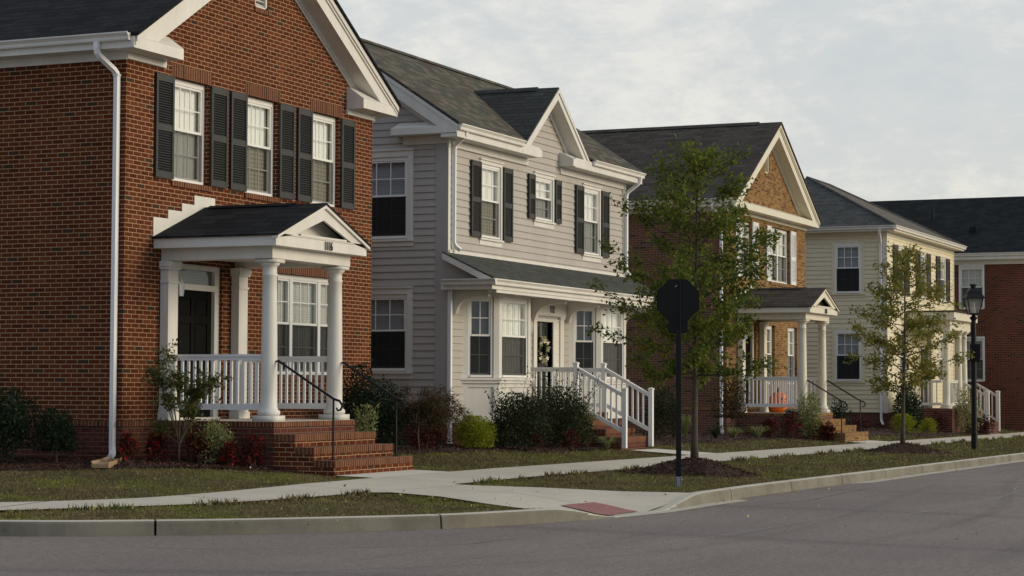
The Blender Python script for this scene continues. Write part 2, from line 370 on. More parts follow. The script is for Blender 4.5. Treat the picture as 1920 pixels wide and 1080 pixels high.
def text(par, body, M_loc, rotx, rotz, size, mat=NUMM, sx=.62):
    cu = bpy.data.curves.new('house_number', 'FONT'); cu.body = body; cu.size = size; cu.extrude = .006; cu.space_character = 1.12; cu.offset = .002; cu.align_x = 'CENTER'; cu.align_y = 'CENTER'
    o = bpy.data.objects.new('tmp', cu); COL.objects.link(o); bpy.context.view_layer.update()
    me = bpy.data.meshes.new_from_object(o.evaluated_get(bpy.context.evaluated_depsgraph_get())); bpy.data.objects.remove(o)
    rot = Matrix.Rotation(rotz, 4, 'Z') @ Matrix.Rotation(rotx, 4, 'X') @ Matrix.Diagonal((sx, 1, 1, 1))
    me.transform(Matrix.Translation(Vector(M_loc)-rootloc(par)) @ rot); me.materials.append(mat)
    n = bpy.data.objects.new('house_number', me); COL.objects.link(n); n.parent = par; return n
def column(par, x, y, z0, z1, r=.128, mat=WHITE):
    m = MB(); pl = r*1.40
    m.box(x-pl, x+pl, y-pl, y+pl, z0, z0+.085)
    H = z1-z0
    prof = [(r*1.18, z0+.085), (r*1.32, z0+.10), (r*1.36, z0+.125), (r*1.30, z0+.155), (r*1.10, z0+.17), (r*1.06, z0+.20)]
    for i in range(9):
        t = i/8; prof.append((r*(1-.17*t**1.4), z0+.21+(H-.47)*t))
    rt = r*.83
    prof += [(rt*1.10, z1-.245), (rt*1.10, z1-.22), (rt, z1-.215), (rt, z1-.115), (rt*1.10, z1-.105), (rt*1.38, z1-.075), (rt*1.40, z1-.055)]
    m.lathe(x, y, prof, 32)
    a = r*1.27; m.box(x-a, x+a, y-a, y+a, z1-.055, z1)
    o = m.build('column', mat, par)
    for p in o.data.polygons:
        if abs(p.normal.z) < .95 and len(p.vertices) == 4 and p.area < .05: p.use_smooth = True
    return o
def pilaster(par, x0, x1, y0, y1, z0, z1, mat=WHITE):
    m = MB(); e = .03
    m.box(x0, x1, y0, y1, z0+.1, z1-.05)
    m.box(x0-e*1.3, x1+e*1.3, y0-e*1.3, y1, z0, z0+.11); m.box(x0-e*.7, x1+e*.7, y0-e*.7, y1-.001, z0+.11, z0+.2)
    m.box(x0-e*.5, x1+e*.5, y0-e*.5, y1-.001, z1-.34, z1-.30); m.box(x0-e, x1+e, y0-e, y1-.001, z1-.13, z1-.09); m.box(x0-e*1.4, x1+e*1.4, y0-e*1.4, y1-.002, z1-.09, z1)
    return m.build('pilaster', mat, par, bevel=.004)
def railing(par, p0, p1, zt0, zt1, zb0, zb1, sp=.115, mat=VINYL, bw=.035, name='railing'):
    """straight rail with square balusters between two points; z may slope"""
    p0 = Vector(p0); p1 = Vector(p1); d = (p1-p0); L = d.length; d.normalize(); n = Vector((-d.y, d.x))
    def bar(m, a, b, za, zb, h, w):
        A = p0+d*a; B = p0+d*b
        vs = []
        for (P, z) in ((A, za), (B, zb)):
            for sg in (-1, 1):
                Q = P+n*(w/2*sg)
                vs += [(Q.x, Q.y, z-h), (Q.x, Q.y, z)]
        m.add(vs, [(0, 1, 3, 2), (4, 6, 7, 5), (0, 4, 5, 1), (2, 3, 7, 6), (0, 2, 6, 4), (1, 5, 7, 3)])
    r = MB(); bar(r, 0, L, zt0, zt1, .035, .09); bar(r, 0.001, L-.001, zt0-.035, zt1-.035, .055, .05); bar(r, 0, L, zb0+.09, zb1+.09, .09, .05)
    o = r.build(name, mat, par)
    k = max(2, int(L/sp)); 
    for i in range(1, k):
        t = i/k; m = MB(); P = p0+d*(L*t); a = zb0+(zb1-zb0)*t+.08; b = zt0+(zt1-zt0)*t-.08
        m.box(P.x-bw/2, P.x+bw/2, P.y-bw/2, P.y+bw/2, a, b); m.build('baluster', mat, o)
    return o
def newel(par, x, y, z0, z1, w=.092, mat=VINYL):
    m = MB(); h = w/2
    m.box(x-h, x+h, y-h, y+h, z0, z1); e = h+.012
    m.add([(x-e, y-e, z1), (x+e, y-e, z1), (x+e, y+e, z1), (x-e, y+e, z1), (x-e, y-e, z1+.025), (x+e, y-e, z1+.025), (x+e, y+e, z1+.025), (x-e, y+e, z1+.025), (x, y, z1+.055)],
          [(0, 1, 5, 4), (1, 2, 6, 5), (2, 3, 7, 6), (3, 0, 4, 7), (4, 5, 8), (5, 6, 8), (6, 7, 8), (7, 4, 8), (0, 3, 2, 1)])
    return m.build('newel_post', mat, par)
def steps(par, x0, x1, ys, zs, zb, yb, bm, rm, tm, slab=None):
    """ys: front faces, zs: tops, from the platform downwards"""
    m = MB()
    prev = yb
    for i, (y, z) in enumerate(zip(ys, zs)):
        m.box(x0, x1, y+.006, prev, zb, z-.105, 0)
        m.box(x0-.006, x1+.006, y, prev, z-.10, z-.004, 1)
        m.box(x0-.006, x1+.006, y, prev if i == 0 else prev+.03, z-.004, z, 2)
        m.box(x0+.01, x1-.01, y+.012, prev, z-.106, z-.0995, 0)
        prev = y
    o = m.build('porch_steps', [bm, rm, tm], par, recalc=True)
    return o
def iron_rail(par, x, ytop, ztop, ypost, zpost, zfoot):
    m = MB(); r = .019
    m.tube([(x, ytop+.03, ztop-.07), (x, ytop+.02, ztop-.01), (x, ytop-.03, ztop), (x, ypost, zpost), (x, ypost-.10, zpost-.03), (x, ypost-.15, zpost-.10), (x, ypost-.12, zpost-.16), (x, ypost-.07, zpost-.17), (x, ypost-.05, zpost-.13)], [r]*6+[r*.9, r*.8, r*.7], 8)
    m.tube([(x, ypost, zfoot), (x, ypost, zpost)], .016, 8)
    m.box(x-.05, x+.05, ypost-.05, ypost+.05, zfoot, zfoot+.012)
    return m.build('handrail', IRON, par)
def paneldoor(par, M, s0, s1, z0, z1, d, mat=DOORM):
    m = MB(); m.mbox(M, s0, s1, z0, z1, d+.02, d+.05)
    w = s1-s0; cols = [(s0+.11*w, s0+.45*w), (s0+.55*w, s1-.11*w)]; H = z1-z0
    rows = [(z0+.10*H, z0+.36*H), (z0+.43*H, z0+.74*H), (z0+.80*H, z0+.94*H)]
    ed = [s0, cols[0][0], cols[0][1], cols[1][0], cols[1][1], s1]
    for k in (0, 2, 4): m.mbox(M, ed[k], ed[k+1], z0, z1, d, d+.02)
    zz = [z0]+[q for r_ in rows for q in r_]+[z1]
    for c in cols:
        for k in range(0, 8, 2): m.mbox(M, c[0], c[1], zz[k], zz[k+1], d+.0005, d+.02)
        for r_ in rows: m.mbox(M, c[0]+.03, c[1]-.03, r_[0]+.03, r_[1]-.03, d+.006, d+.02)
    o = m.build('door', mat, par, bevel=.003)
    k = MB(); k.lathe(0, 0, [(.012, -.03), (.028, -.02), (.03, 0), (.02, .015)], 10)
    k.v = [M(s0+.07+p[0], z0+.95+p[1], d-.03+p[2]) for p in k.v]; k.build('door_handle', GALV, o, smooth=True)
    return o
def lantern(par, x, y, z, name='porch_light', mat=WHITE):
    m = MB()
    m.lathe(x, y, [(.05, z+.19), (.058, z+.18), (.012, z+.26), (.01, z+.30)], 4); m.lathe(x, y, [(.032, z), (.04, z+.01), (.055, z+.17), (.058, z+.185)], 4, 1)
    for k in range(4):
        a = k*math.pi/2
        m.tube([(x+.034*math.cos(a), y+.034*math.sin(a), z), (x+.06*math.cos(a), y+.06*math.sin(a), z+.185)], .008, 4)
    m.box(x-.03, x+.03, y+.04, y+.12, z+.03, z+.16)
    return m.build(name, [mat, SHEER], par)

# ------------------------------------------------------------------ ground shape
def smooth(t): t = min(max(t, 0), 1); return t*t*(3-2*t)
def catmull(P, n):
    out = []
    for i in range(len(P)-1):
        p0, p1, p2, p3 = P[max(i-1, 0)], P[i], P[i+1], P[min(i+2, len(P)-1)]
        for k in range(n):
            t = k/n; out.append(tuple(.5*(2*b+(c-a)*t+(2*a-5*b+4*c-d)*t*t+(-a+3*b-3*c+d)*t**3) for a, b, c, d in zip(p0, p1, p2, p3)))
    return out+[P[-1]]
KERB = catmull([(17.1, 70), (17.1, 40), (17.15, 24), (17.35, 17), (18.04, 13.96), (18.85, 12.55), (19.6, 11.65), (21.0, 10.38), (22.2, 9.80), (23.3, 9.42), (24.3, 9.24), (25.3, 9.2), (26.3, 9.22), (27.5, 9.25), (32, 9.25), (45, 9.25), (60, 9.25), (90, 9.25), (150, 9.25)], 8)
def drop(x, y):
    a = min(max(.006*(x-30), 0), .30); b = min(max(.0068*(x-30), 0), .17); t = smooth((y-13.9)/3.2); return a*(1-t)+b*t
def kw(x): return smooth((x-22.7)/1.5)*(1-smooth((x-25.4)/2.0))     # 1 inside the kerb cut
def kerbdist(x, y):
    if x > 25: return y-9.25
    best = 1e9
    for i in range(16, 100):
        a = KERB[i]; b = KERB[i+1]; dx = b[0]-a[0]; dy = b[1]-a[1]; l = dx*dx+dy*dy
        t = min(max(((x-a[0])*dx+(y-a[1])*dy)/l, 0), 1) if l else 0
        best = min(best, math.hypot(x-a[0]-t*dx, y-a[1]-t*dy))
    return best
def hgt(x, y):
    d = kerbdist(x, y)
    if d < 3.4: b = .15+.06*d/3.4
    elif d < 4.8: b = .21+.06*(d-3.4)/1.4
    else: b = .27+.23*smooth(min((d-4.8)/3.8, 1))**.8
    w = kw(x)
    if w > 0 and y < 13: b = b*(1-w)+w*min(b, .012+.20*smooth(max(d, 0)/2.6))
    return b-drop(x, y)
def pav(x, y, e=.016):
    if y < 10.5 and 22 < x < 28.5: e -= .022*(1-smooth((kerbdist(x, y)-.13)/.5))
    return hgt(x, y)+e
def sheet(polys, name, mat, step, zf, kind='structure', label=None, smoothed=True):
    """flat region (list of loops) meshed on a grid and lifted by zf"""
    bm = bmesh.new()
    for loop in polys:
        xs = [p[0] for p in loop]; ys = [p[1] for p in loop]
        pts = [Vector(p) for p in loop]; n = len(pts)
        x = min(xs)+step/2
        while x < max(xs):
            y = min(ys)+step/2
            st = step
            while y < max(ys): pts.append(Vector((x+RNG.uniform(-.01, .01), y+RNG.uniform(-.01, .01)))); y += st
            x += step
        vo, eo, fo, *_ = delaunay_2d_cdt(pts, [(i, (i+1) % n) for i in range(n)], [], 1, 1e-5)
        bv = [bm.verts.new((v.x, v.y, zf(v.x, v.y))) for v in vo]
        for f in fo:
            try: bm.faces.new([bv[i] for i in f])
            except ValueError: pass
    bmesh.ops.recalc_face_normals(bm, faces=bm.faces)
    me = bpy.data.meshes.new(name); bm.to_mesh(me); bm.free(); me.materials.append(mat)
    if me.polygons and me.polygons[0].normal.z < 0: me.flip_normals()
    if smoothed: me.polygons.foreach_set('use_smooth', [True]*len(me.polygons))
    o = bpy.data.objects.new(name, me); COL.objects.link(o); return setp(o, kind=kind, label=label)
# road
m, nt, b = newmat('asphalt'); co = objco(nt)
n1 = noise(nt, co, 48, 4, .85); n2 = noise(nt, co, .35, 4, .6); n3 = noise(nt, co, 28, 5, .7)
vor = N(nt, 'ShaderNodeTexVoronoi', Scale=70); nt.links.new(co, vor.inputs['Vector'])
r1 = ramp(nt, [(.30, (.088, .072, .062)), (.5, (.176, .147, .132)), (.70, (.33, .28, .252))]); nt.links.new(n1.outputs['Fac'], r1.inputs[0])
r2 = ramp(nt, [(.3, (.86, .86, .87)), (.7, (1.1, 1.09, 1.08))]); nt.links.new(n2.outputs['Fac'], r2.inputs[0])
mp = N(nt, 'ShaderNodeMapping'); mp.inputs['Rotation'].default_value = (0, 0, R(24)); mp.inputs['Scale'].default_value = (.12, 1.6, 1); nt.links.new(co, mp.inputs[0])
n4 = noise(nt, mp.outputs[0], 1.3, 5, .6); r4 = ramp(nt, [(.28, (.82, .82, .82)), (.42, (1, 1, 1)), (.8, (1.05, 1.05, 1.05))]); nt.links.new(n4.outputs['Fac'], r4.inputs[0])
n6 = noise(nt, co, 11, 10, .95); r6 = ramp(nt, [(.38, (.60, .59, .58)), (.5, (1, 1, 1)), (.62, (1.42, 1.42, 1.42))]); nt.links.new(n6.outputs['Fac'], r6.inputs[0])
c = mixc(nt, r1.outputs[0], r2.outputs[0], 1, 'MULTIPLY'); c = mixc(nt, c, r4.outputs[0], 1, 'MULTIPLY'); c = mixc(nt, c, r6.outputs[0], 1, 'MULTIPLY')
wv = N(nt, 'ShaderNodeTexWave', Scale=.055, Distortion=9, Detail=3); wv.inputs['Detail Scale'].default_value = .6; nt.links.new(co, wv.inputs[0])
r5 = ramp(nt, [(0, (1, 1, 1)), (.975, (1, 1, 1)), (.995, (.86, .86, .87))]); nt.links.new(wv.outputs['Fac'], r5.inputs[0]); c = mixc(nt, c, r5.outputs[0], 1, 'MULTIPLY')
nt.links.new(c, b.inputs['Base Color']); b.inputs['Roughness'].default_value = .88; b.inputs['Specular IOR Level'].default_value = .3; bump(nt, b, n1.outputs['Fac'], .006)
MB_ = MB()
xs = [-900, 0, 30, 80, 200, 900]
MB_.add([(x, y, -min(max(.006*(x-30), 0), .30)) for x in xs for y in (-900, 900)], [(2*i, 2*i+2, 2*i+3, 2*i+1) for i in range(5)])
o = MB_.build('road', MATS['asphalt'], recalc=False); setp(o, kind='structure')
# lawn base inside the kerb
def grassbase():
    m, nt, b = newmat('lawn_soil'); co = objco(nt)
    a = noise(nt, co, .9, 5, .65); r = ramp(nt, [(.34, (.085, .085, .03)), (.5, (.10, .085, .038)), (.66, (.17, .13, .065))]); nt.links.new(a.outputs['Fac'], r.inputs[0])
    n = noise(nt, co, 40, 4, .7); rr = ramp(nt, [(.3, (.5, .5, .5)), (.7, (1.4, 1.4, 1.4))]); nt.links.new(n.outputs['Fac'], rr.inputs[0])
    c = mixc(nt, r.outputs[0], rr.outputs[0], 1, 'MULTIPLY'); nt.links.new(c, b.inputs['Base Color']); b.inputs['Roughness'].default_value = .95; b.inputs['Specular IOR Level'].default_value = .1
    bump(nt, b, n.outputs['Fac'], .03); return m
inner = [(x, y) for x, y in KERB if y < 60 and x < 149]
def offs(P, d):
    out = []
    for i, p in enumerate(P):
        a = P[max(i-1, 0)]; b_ = P[min(i+1, len(P)-1)]; t = Vector((b_[0]-a[0], b_[1]-a[1])).normalized()
        out.append((p[0]-t.y*d, p[1]+t.x*d))
    return out
IN = offs(KERB, .14)
IN = [p for p in IN if p[1] < 60 and p[0] < 149]
sheet([IN+[(149, 60)]], 'lawn', grassbase(), .45, lambda x, y: hgt(x, y)-.012-(.06*min(1, kw(x)*3) if y < 12.9 else 0))
# kerb
def concmat(name, col, joint=None, dirt=.25):
    m, nt, b = newmat(name); co = objco(nt)
    n = noise(nt, co, 1.1, 6, .7); r = ramp(nt, [(.28, tuple(c*(1-dirt) for c in col)), (.6, col)]); nt.links.new(n.outputs['Fac'], r.inputs[0])
    n2 = noise(nt, co, 140, 2); rr = ramp(nt, [(.3, (.84, .84, .84)), (.7, (1.12, 1.12, 1.12))]); nt.links.new(n2.outputs['Fac'], rr.inputs[0])
    n5 = noise(nt, co, 3.2, 4, .75); r5 = ramp(nt, [(.26, (.68, .68, .68)), (.38, (1, 1, 1))]); nt.links.new(n5.outputs['Fac'], r5.inputs[0])
    c = mixc(nt, r.outputs[0], rr.outputs[0], 1, 'MULTIPLY')
    if dirt > .2: c = mixc(nt, c, r5.outputs[0], 1, 'MULTIPLY')
    nt.links.new(c, b.inputs['Base Color']); b.inputs['Roughness'].default_value = .9; b.inputs['Specular IOR Level'].default_value = .25; bump(nt, b, n2.outputs['Fac'], .0025); return m
WALK = concmat('pavement_concrete', (.52, .475, .39), dirt=.14); KERBM = concmat('kerb_concrete', (.48, .45, .37), dirt=.15); GUTM = concmat('gutter_concrete', (.46, .42, .34), dirt=.2); KERBF = concmat('kerb_face_stained_shaded', (.225, .212, .165), dirt=.45)  # KERBF: stains, plus shade of the upright face put into its darker colour
K = KERB; Kin = offs(K, .15); L = [0]
for i in range(1, len(K)): L.append(L[-1]+math.dist(K[i], K[i-1]))
def alongkerb(s):
    for i in range(len(L)-1):
        if L[i+1] >= s:
            t = (s-L[i])/(L[i+1]-L[i]) if L[i+1] > L[i] else 0; return tuple(K[i][k]+(K[i+1][k]-K[i][k])*t for k in (0, 1)), tuple(Kin[i][k]+(Kin[i+1][k]-Kin[i][k])*t for k in (0, 1))
    return K[-1], Kin[-1]
joints = [24.0]
# joint stations chosen so that stones break where the photo shows them
def nearest_s(x, y): return min(((math.dist(k, (x, y)), l) for k, l in zip(K, L)))[1]
JS = [nearest_s(18.87, 12.5), nearest_s(21.1, 10.33)]; s_ = JS[0]
JS = [JS[0]-3.1*i for i in range(14, 0, -1)]+[JS[0], JS[1]]
s_ = nearest_s(28.6, 9.25)
JS += [s_]; q_ = s_
while q_ < L[-1]-6: q_ += 3.05; JS.append(q_)
def kerbrun(sa, sb):
    m = MB(); n = max(2, int((sb-sa)/.3)); rows = []
    for i in range(n+1):
        s = sa+(sb-sa)*i/n; (ox, oy), (ix, iy) = alongkerb(s)
        e = .006 if 0 < i < n else 0
        tx, ty = (ix-ox), (iy-oy); h = .158*(1-kw(ox) if oy < 13 else 1)+.004; zb = -drop(ox, 9)-.12; z = -drop(ox, 9)+max(h, .006); c = min(.03, h*.3)
        rows.append([(ox-tx*.12, oy-ty*.12, zb), (ox-tx*.12, oy-ty*.12, -drop(ox, 9)-.01), (ox, oy, z-c), (ox+tx*.06, oy+ty*.06, z-c*.3), (ox+tx*.2, oy+ty*.2, z), (ix, iy, z), (ix, iy, zb)])
    vs = [p for r_ in rows for p in r_]; w = 7
    fs = [(i*w+j, i*w+(j+1) % w, (i+1)*w+(j+1) % w, (i+1)*w+j) for i in range(n) for j in range(w)]+[tuple(range(w)), tuple(n*w+j for j in range(w))]
    m.add(vs, fs); return m
km = MB()
for i in range(len(JS)-1):
    kk = kerbrun(JS[i]+.013, JS[i+1]-.013); km.add(kk.v, kk.f)
    kk = kerbrun(JS[i]-.014, JS[i]+.014); kk.v = [(a, b_+.05, c_-.04) for a, b_, c_ in kk.v]; km.add(kk.v, kk.f)
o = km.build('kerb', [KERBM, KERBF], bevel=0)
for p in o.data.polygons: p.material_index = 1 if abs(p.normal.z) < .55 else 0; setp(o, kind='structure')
# concrete gutter pan along the straight kerb
gm = MB(); g0 = [(24.2, 9.22), (25.3, 9.18), (27.5, 9.24), (40, 9.24), (80, 9.24), (149, 9.24)]
g1 = [(24.1, 9.16), (25.3, 8.98), (27.5, 8.98), (40, 8.98), (80, 8.98), (149, 8.98)]
gm.add([(x, y, -drop(x, 9)+.006) for x, y in g0]+[(x, y, -drop(x, 9)+.005) for x, y in g1], [(i, i+1, i+7, i+6) for i in range(5)])
o = gm.build('gutter_pan', GUTM, recalc=False); setp(o, kind='structure')
# pavement: follows the corner, then straight; one loop with the ramp to the kerb cut
swf = catmull([(19.35, 30), (19.35, 20), (19.55, 17), (20.1, 15.75), (20.75, 15.05), (21.8, 14.45), (23.4, 14.08), (25.2, 14.02), (27, 14.05), (31, 14.05), (60, 14.05), (148, 14.05)], 5)
swn = catmull([(18.0, 30), (18.05, 20), (18.25, 16.8), (19.0, 15.1), (19.9, 14.2), (21.2, 13.35), (22.6, 12.92), (24.0, 12.75)], 5)
ramp_near = [(24.25, 12.5), (23.9, 11.6), (23.45, 10.75), (22.75, 9.95)]
ramp_kerb = offs([(23.3, 9.42), (24.3, 9.24), (25.3, 9.2), (26.3, 9.22), (27.45, 9.25)], .13)
ramp_far = [(26.9, 10.3), (26.75, 11.4), (26.55, 12.4), (26.6, 12.72)]
rest = [(29, 12.72), (40, 12.72), (80, 12.72), (148, 12.72)]
walkpoly = swf+(swn+ramp_near+ramp_kerb+ramp_far+rest)[::-1]
SW = sheet([walkpoly], 'pavement', WALK, .4, pav)
JM = plain('pavement_joint', (.10, .09, .07), .95, .2)
WPATHS = [[(26.78, 14.03), (29.28, 14.03), (29.12, 14.64), (26.62, 14.64)], [(40.75, 14.04), (42.5, 14.04), (42.3, 15.4), (40.75, 15.4)], [(55.3, 14.04), (57.9, 14.04), (57.9, 14.8), (55.5, 14.8)], [(72.5, 14.04), (74.8, 14.04), (74.8, 14.4), (72.8, 14.4)]]
LIGHTC = concmat('path_concrete', (.61, .575, .49), dirt=.1)
sheet(WPATHS, 'path', LIGHTC, .4, lambda x, y: hgt(x, y)+.012)
jm = MB()
def joint(a, b, w=.012):
    a = Vector(a); b = Vector(b); n = int((b-a).length/.2)+1; d = (b-a).normalized(); pn = Vector((-d.y, d.x))*w/2; vs = []
    for i in range(n+1):
        p = a+(b-a)*i/n; z = hgt(p.x, p.y)+.020; vs += [(p.x+pn.x, p.y+pn.y, z), (p.x-pn.x, p.y-pn.y, z)]
    jm.add(vs, [(2*i, 2*i+1, 2*i+3, 2*i+2) for i in range(n)])
joint((19.05, 15.05), (20.55, 15.2), .02); joint((21.75, 13.2), (22.1, 14.35), .012); joint((24.4, 12.75), (26.3, 12.45)); joint((24.2, 12.74), (24.4, 14.04), .01)
joint((25.45, 12.4), (25.2, 10.3)); joint((26.8, 12.74), (148, 12.74), .008) if False else None
for i in range(48): joint((26.9+1.52*i, 12.74), (26.9+1.52*i, 14.03), .010)
setp(jm.build('pavement_joints', JM, recalc=False), kind='structure')
# tactile paving: red domes
tm, nt, b = newmat('tactile_red'); b.inputs['Base Color'].default_value = (.30, .135, .125, 1); b.inputs['Roughness'].default_value = .75
tac = MB(); A = Vector((24.08, 9.42)); U = Vector((1.02, -.05)); V = Vector((.42, .78))
def tz(p, e=0): return pav(p.x, p.y)+.003+e*.6
q = [A, A+U, A+U+V, A+V]; nn = 6
vs = [(*(A+U*i/nn+V*j/nn), tz(A+U*i/nn+V*j/nn, .012)) for i in range(nn+1) for j in range(nn+1)]
tac.add(vs, [(i*7+j, (i+1)*7+j, (i+1)*7+j+1, i*7+j+1) for i in range(nn) for j in range(nn)])
for i in range(17):
    for j in range(14):
        p = A+U*((i+.5)/17)+V*((j+.5)/14); z = tz(p, .012); r_ = .012
        tac.add([(p.x+r_*math.cos(k*math.pi/3), p.y+r_*math.sin(k*math.pi/3), z) for k in range(6)]+[(p.x+r_*.6*math.cos(k*math.pi/3), p.y+r_*.6*math.sin(k*math.pi/3), z+.007) for k in range(6)], [(k, (k+1) % 6, 6+(k+1) % 6, 6+k) for k in range(6)]+[tuple(range(6, 12))])
tac.v = [(x-24.8, y-9.8, z) for x, y, z in tac.v]
o = tac.build('tactile_paving', tm, recalc=False); o.location = (24.8, 9.8, 0); setp(o, 'red panel of raised domes set into the pavement ramp at the kerb cut', 'tactile paving')

# ------------------------------------------------------------------ brick gabled houses (the red one and the tan one)
def gable_house(X0, F, gz, label, P):
    W = 7.82; XC = X0+W/2; EZ = 6.80; SL = .61; OH = .30; YB = F+11.5; YO = F-.34
    h = thing('brick_house', (X0, F, gz), label, 'house', None)
    Mf, Ml = front(F), left(X0)
    ap = EZ+SL*(W/2+OH)
    roofz = lambda x: ap-SL*abs(x-XC)
    gab = [(SL, 1, ap+SL*XC-.05), (-SL, 1, ap-SL*XC-.05)]
    holes = P['holes']
    sl = [(o_[0], o_[1], o_[2]-.085, o_[2]) for o_ in P['brick_openings']]; ln = [(o_[0]-.03, o_[1]+.06, o_[3], o_[3]+.205) for o_ in P['brick_openings']]
    w = MB(); wall(w, Mf, X0, X0+W, 1.08, 9.6, holes, gab, reveal=.12)
    wall(w, front(F+.12), X0+.5, X0+W-.5, 1.08, 6.4, holes, reveal=.02) if False else None
    w.build('front_wall', P['brick'], h, recalc=True)
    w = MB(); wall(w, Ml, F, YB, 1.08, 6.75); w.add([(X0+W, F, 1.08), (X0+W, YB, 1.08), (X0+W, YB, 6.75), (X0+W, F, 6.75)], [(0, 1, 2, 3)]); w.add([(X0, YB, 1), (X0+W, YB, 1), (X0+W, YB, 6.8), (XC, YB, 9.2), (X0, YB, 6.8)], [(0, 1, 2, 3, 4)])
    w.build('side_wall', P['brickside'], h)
    w = MB(); zf = 1.0
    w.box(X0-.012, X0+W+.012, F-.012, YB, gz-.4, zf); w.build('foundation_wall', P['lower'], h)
    w = MB(); w.box(X0-.03, X0+W+.03, F-.03, YB, zf, 1.08); w.build('rowlock_course', P['row'], h)
    # window sills and lintels
    for (a, b, c, d) in ln:
        m = MB(); m.mbox(Mf, a, b, c, d, -.006, .02); m.build('soldier_lintel', P['row'], h)
    for (a, b, c, d) in sl:
        m = MB(); m.mbox(Mf, a-.03, b+.05, c, d, -.03, .06); m.build('brick_sill', P['row'], h)
    # roof
    t = .05
    for sg in (-1, 1):
        xe = XC+sg*(W/2+OH+.03); ze = ap-SL*(W/2+OH+.03); m = MB()
        m.add([(XC, YO-.085, ap), (xe, YO-.085, ze), (xe, YB+.3, ze), (XC, YB+.3, ap), (XC, YO-.085, ap-t), (xe, YO-.085, ze-t), (xe, YB+.3, ze-t), (XC, YB+.3, ap-t)], [(0, 1, 2, 3), (4, 7, 6, 5), (0, 4, 5, 1), (1, 5, 6, 2), (2, 6, 7, 3)])
        m.build('roof', P['roof'], h)
    if P.get('ridgecap'):
        m = MB(); 
        for sg in (-1, 1): m.add([(XC, YO+.6, ap+.035), (XC+sg*.16, YO+.6, ap+.03-SL*.16), (XC+sg*.16, YB, ap+.03-SL*.16), (XC, YB, ap+.035)], [(0, 1, 2, 3)])
        m.add([(XC, YO+.6, ap+.035), (XC+.16, YO+.6, ap+.03-SL*.16), (XC+.16, YO+.6, ap-.08), (XC-.16, YO+.6, ap-.08), (XC-.16, YO+.6, ap+.03-SL*.16)], [(0, 1, 2, 3, 4)]); m.build('ridge_vent', P['roof'], h)
    # rakes: crown, fascia, soffit, frieze (all follow the slope)
    rk = MB(); XE = W/2+OH
    def strip(y0, y1, top, bot, x_in=0., x_out=XE, e=0):
        for sg in (-1, 1):
            xa, xb = XC+sg*x_in, XC+sg*x_out
            rk.prism(clip([(xa, ap-SL*x_in-top), (xb, ap-SL*x_out-top), (xb, ap-SL*x_out-bot), (xa, ap-SL*x_in-bot)], 0, -1, -6.60), lambda a, b, c: (a, c, b), y0, y1)
    strip(YO-.05, YO+.02, .05, .15); strip(YO-.025, YO+.02, .15, .20); strip(YO, YO+.03, .20, .44, 0, XE-.02); strip(YO+.03, F-.045, .40, .425, 0, XE-.1); strip(F-.045, F-.005, .40, .52, 0, W/2+.03); strip(F-.025, F-.004, .52, .56, 0, W/2-.1)
    rk.build('rake_board', P['trim'], h, bevel=0)
    # cornice
    runs = [(X0-OH-.02, XC+W/2+OH+.02)] if P.get('full_cornice') else [(X0-OH-.02, X0+1.0), (X0+W-1.0, X0+W+OH+.02)]
    fr_ = [(X0, X0+W)] if P.get('full_cornice') else [(X0, X0+.98), (X0+W-.98, X0+W)]
    for (a2, b2), (a, b) in zip(runs, fr_):
        cn = MB()
        cn.box(a2, b2, YO-.01, F-.001, 6.56, 6.735)
        p, q = (a2+.3, b2) if a2 < X0 else (a2, b2-.3)
        if P.get('full_cornice'): p, q = a2+.3, b2-.3
        e0, e1 = (.3 if a2 < X0 else 0), (.3 if b2 > X0+W else 0); hz = 6.84 if P.get('full_cornice') else 6.93
        cn.add([(p, YO-.01, 6.735), (q, YO-.01, 6.735), (q, F-.001, 6.735), (p, F-.001, 6.735), (p+e0, F-.08, hz), (q-e1, F-.08, hz), (q-e1, F-.001, hz+.03), (p+e0, F-.001, hz+.03)], [(0, 1, 5, 4), (4, 5, 6, 7), (0, 4, 7, 3), (1, 2, 6, 5)])
        cn.box(a-.03, b+.03, F-.04, F+.02, 6.46, 6.559)
        cn.build('cornice', P['trim'], h, bevel=.006)
    for sg, xw in ((-1, X0), (1, X0+W)):
        xo = xw+sg*OH; ev = MB()
        ev.box(xo, xo+sg*.025, YO+.0, YB, 6.57, 6.76); ev.box(xw, xo, F+.0, YB, 6.57, 6.59); ev.box(xw, xw+sg*.04, F-.02, YB, 6.45, 6.569)
        ev.build('eave_trim', P['trim'], h)
    gutter(h, left(X0-OH-.026), YO+.05, YB, 6.79, P['trim'])
    g2 = MB(); xg = X0+W+OH+.026
    g2.prism([(xg, 6.66), (xg+.055, 6.66), (xg+.065, 6.70), (xg+.1, 6.77), (xg+.1, 6.79), (xg, 6.79)], lambda a, b, c: (a, c, b), YO+.1, YB); g2.build('gutter', P['trim'], h)
    ds = X0-.055
    downspout(h, [(X0-OH-.08, F+.27, 6.67), (X0-OH-.08, F+.27, 6.50), (ds, F+.13, 6.25), (ds, F+.13, gz+.20), (ds-.03, F+.10, gz+.09), (ds-.15, F+.06, gz+.05)], P['spout'])
    d2 = X0+W+.06; downspout(h, [(d2+.3, F+.2, 6.66), (d2+.25, F+.2, 6.5), (d2, F+.2, 6.3), (d2, F+.2, 4)], P['spout'])
    # gable vent
    v = MB(); vx = XC-.30 if P.get('full_cornice') else XC-.26; vz = 7.86; vw = .42; vh = .72
    v.mbox(Mf, vx, vx+.05, vz, vz+vh, .02, .12); v.mbox(Mf, vx+vw-.05, vx+vw, vz, vz+vh, .02, .12); v.mbox(Mf, vx, vx+vw, vz+vh-.05, vz+vh, .02, .12); v.mbox(Mf, vx, vx+vw, vz, vz+.04, .02, .12)
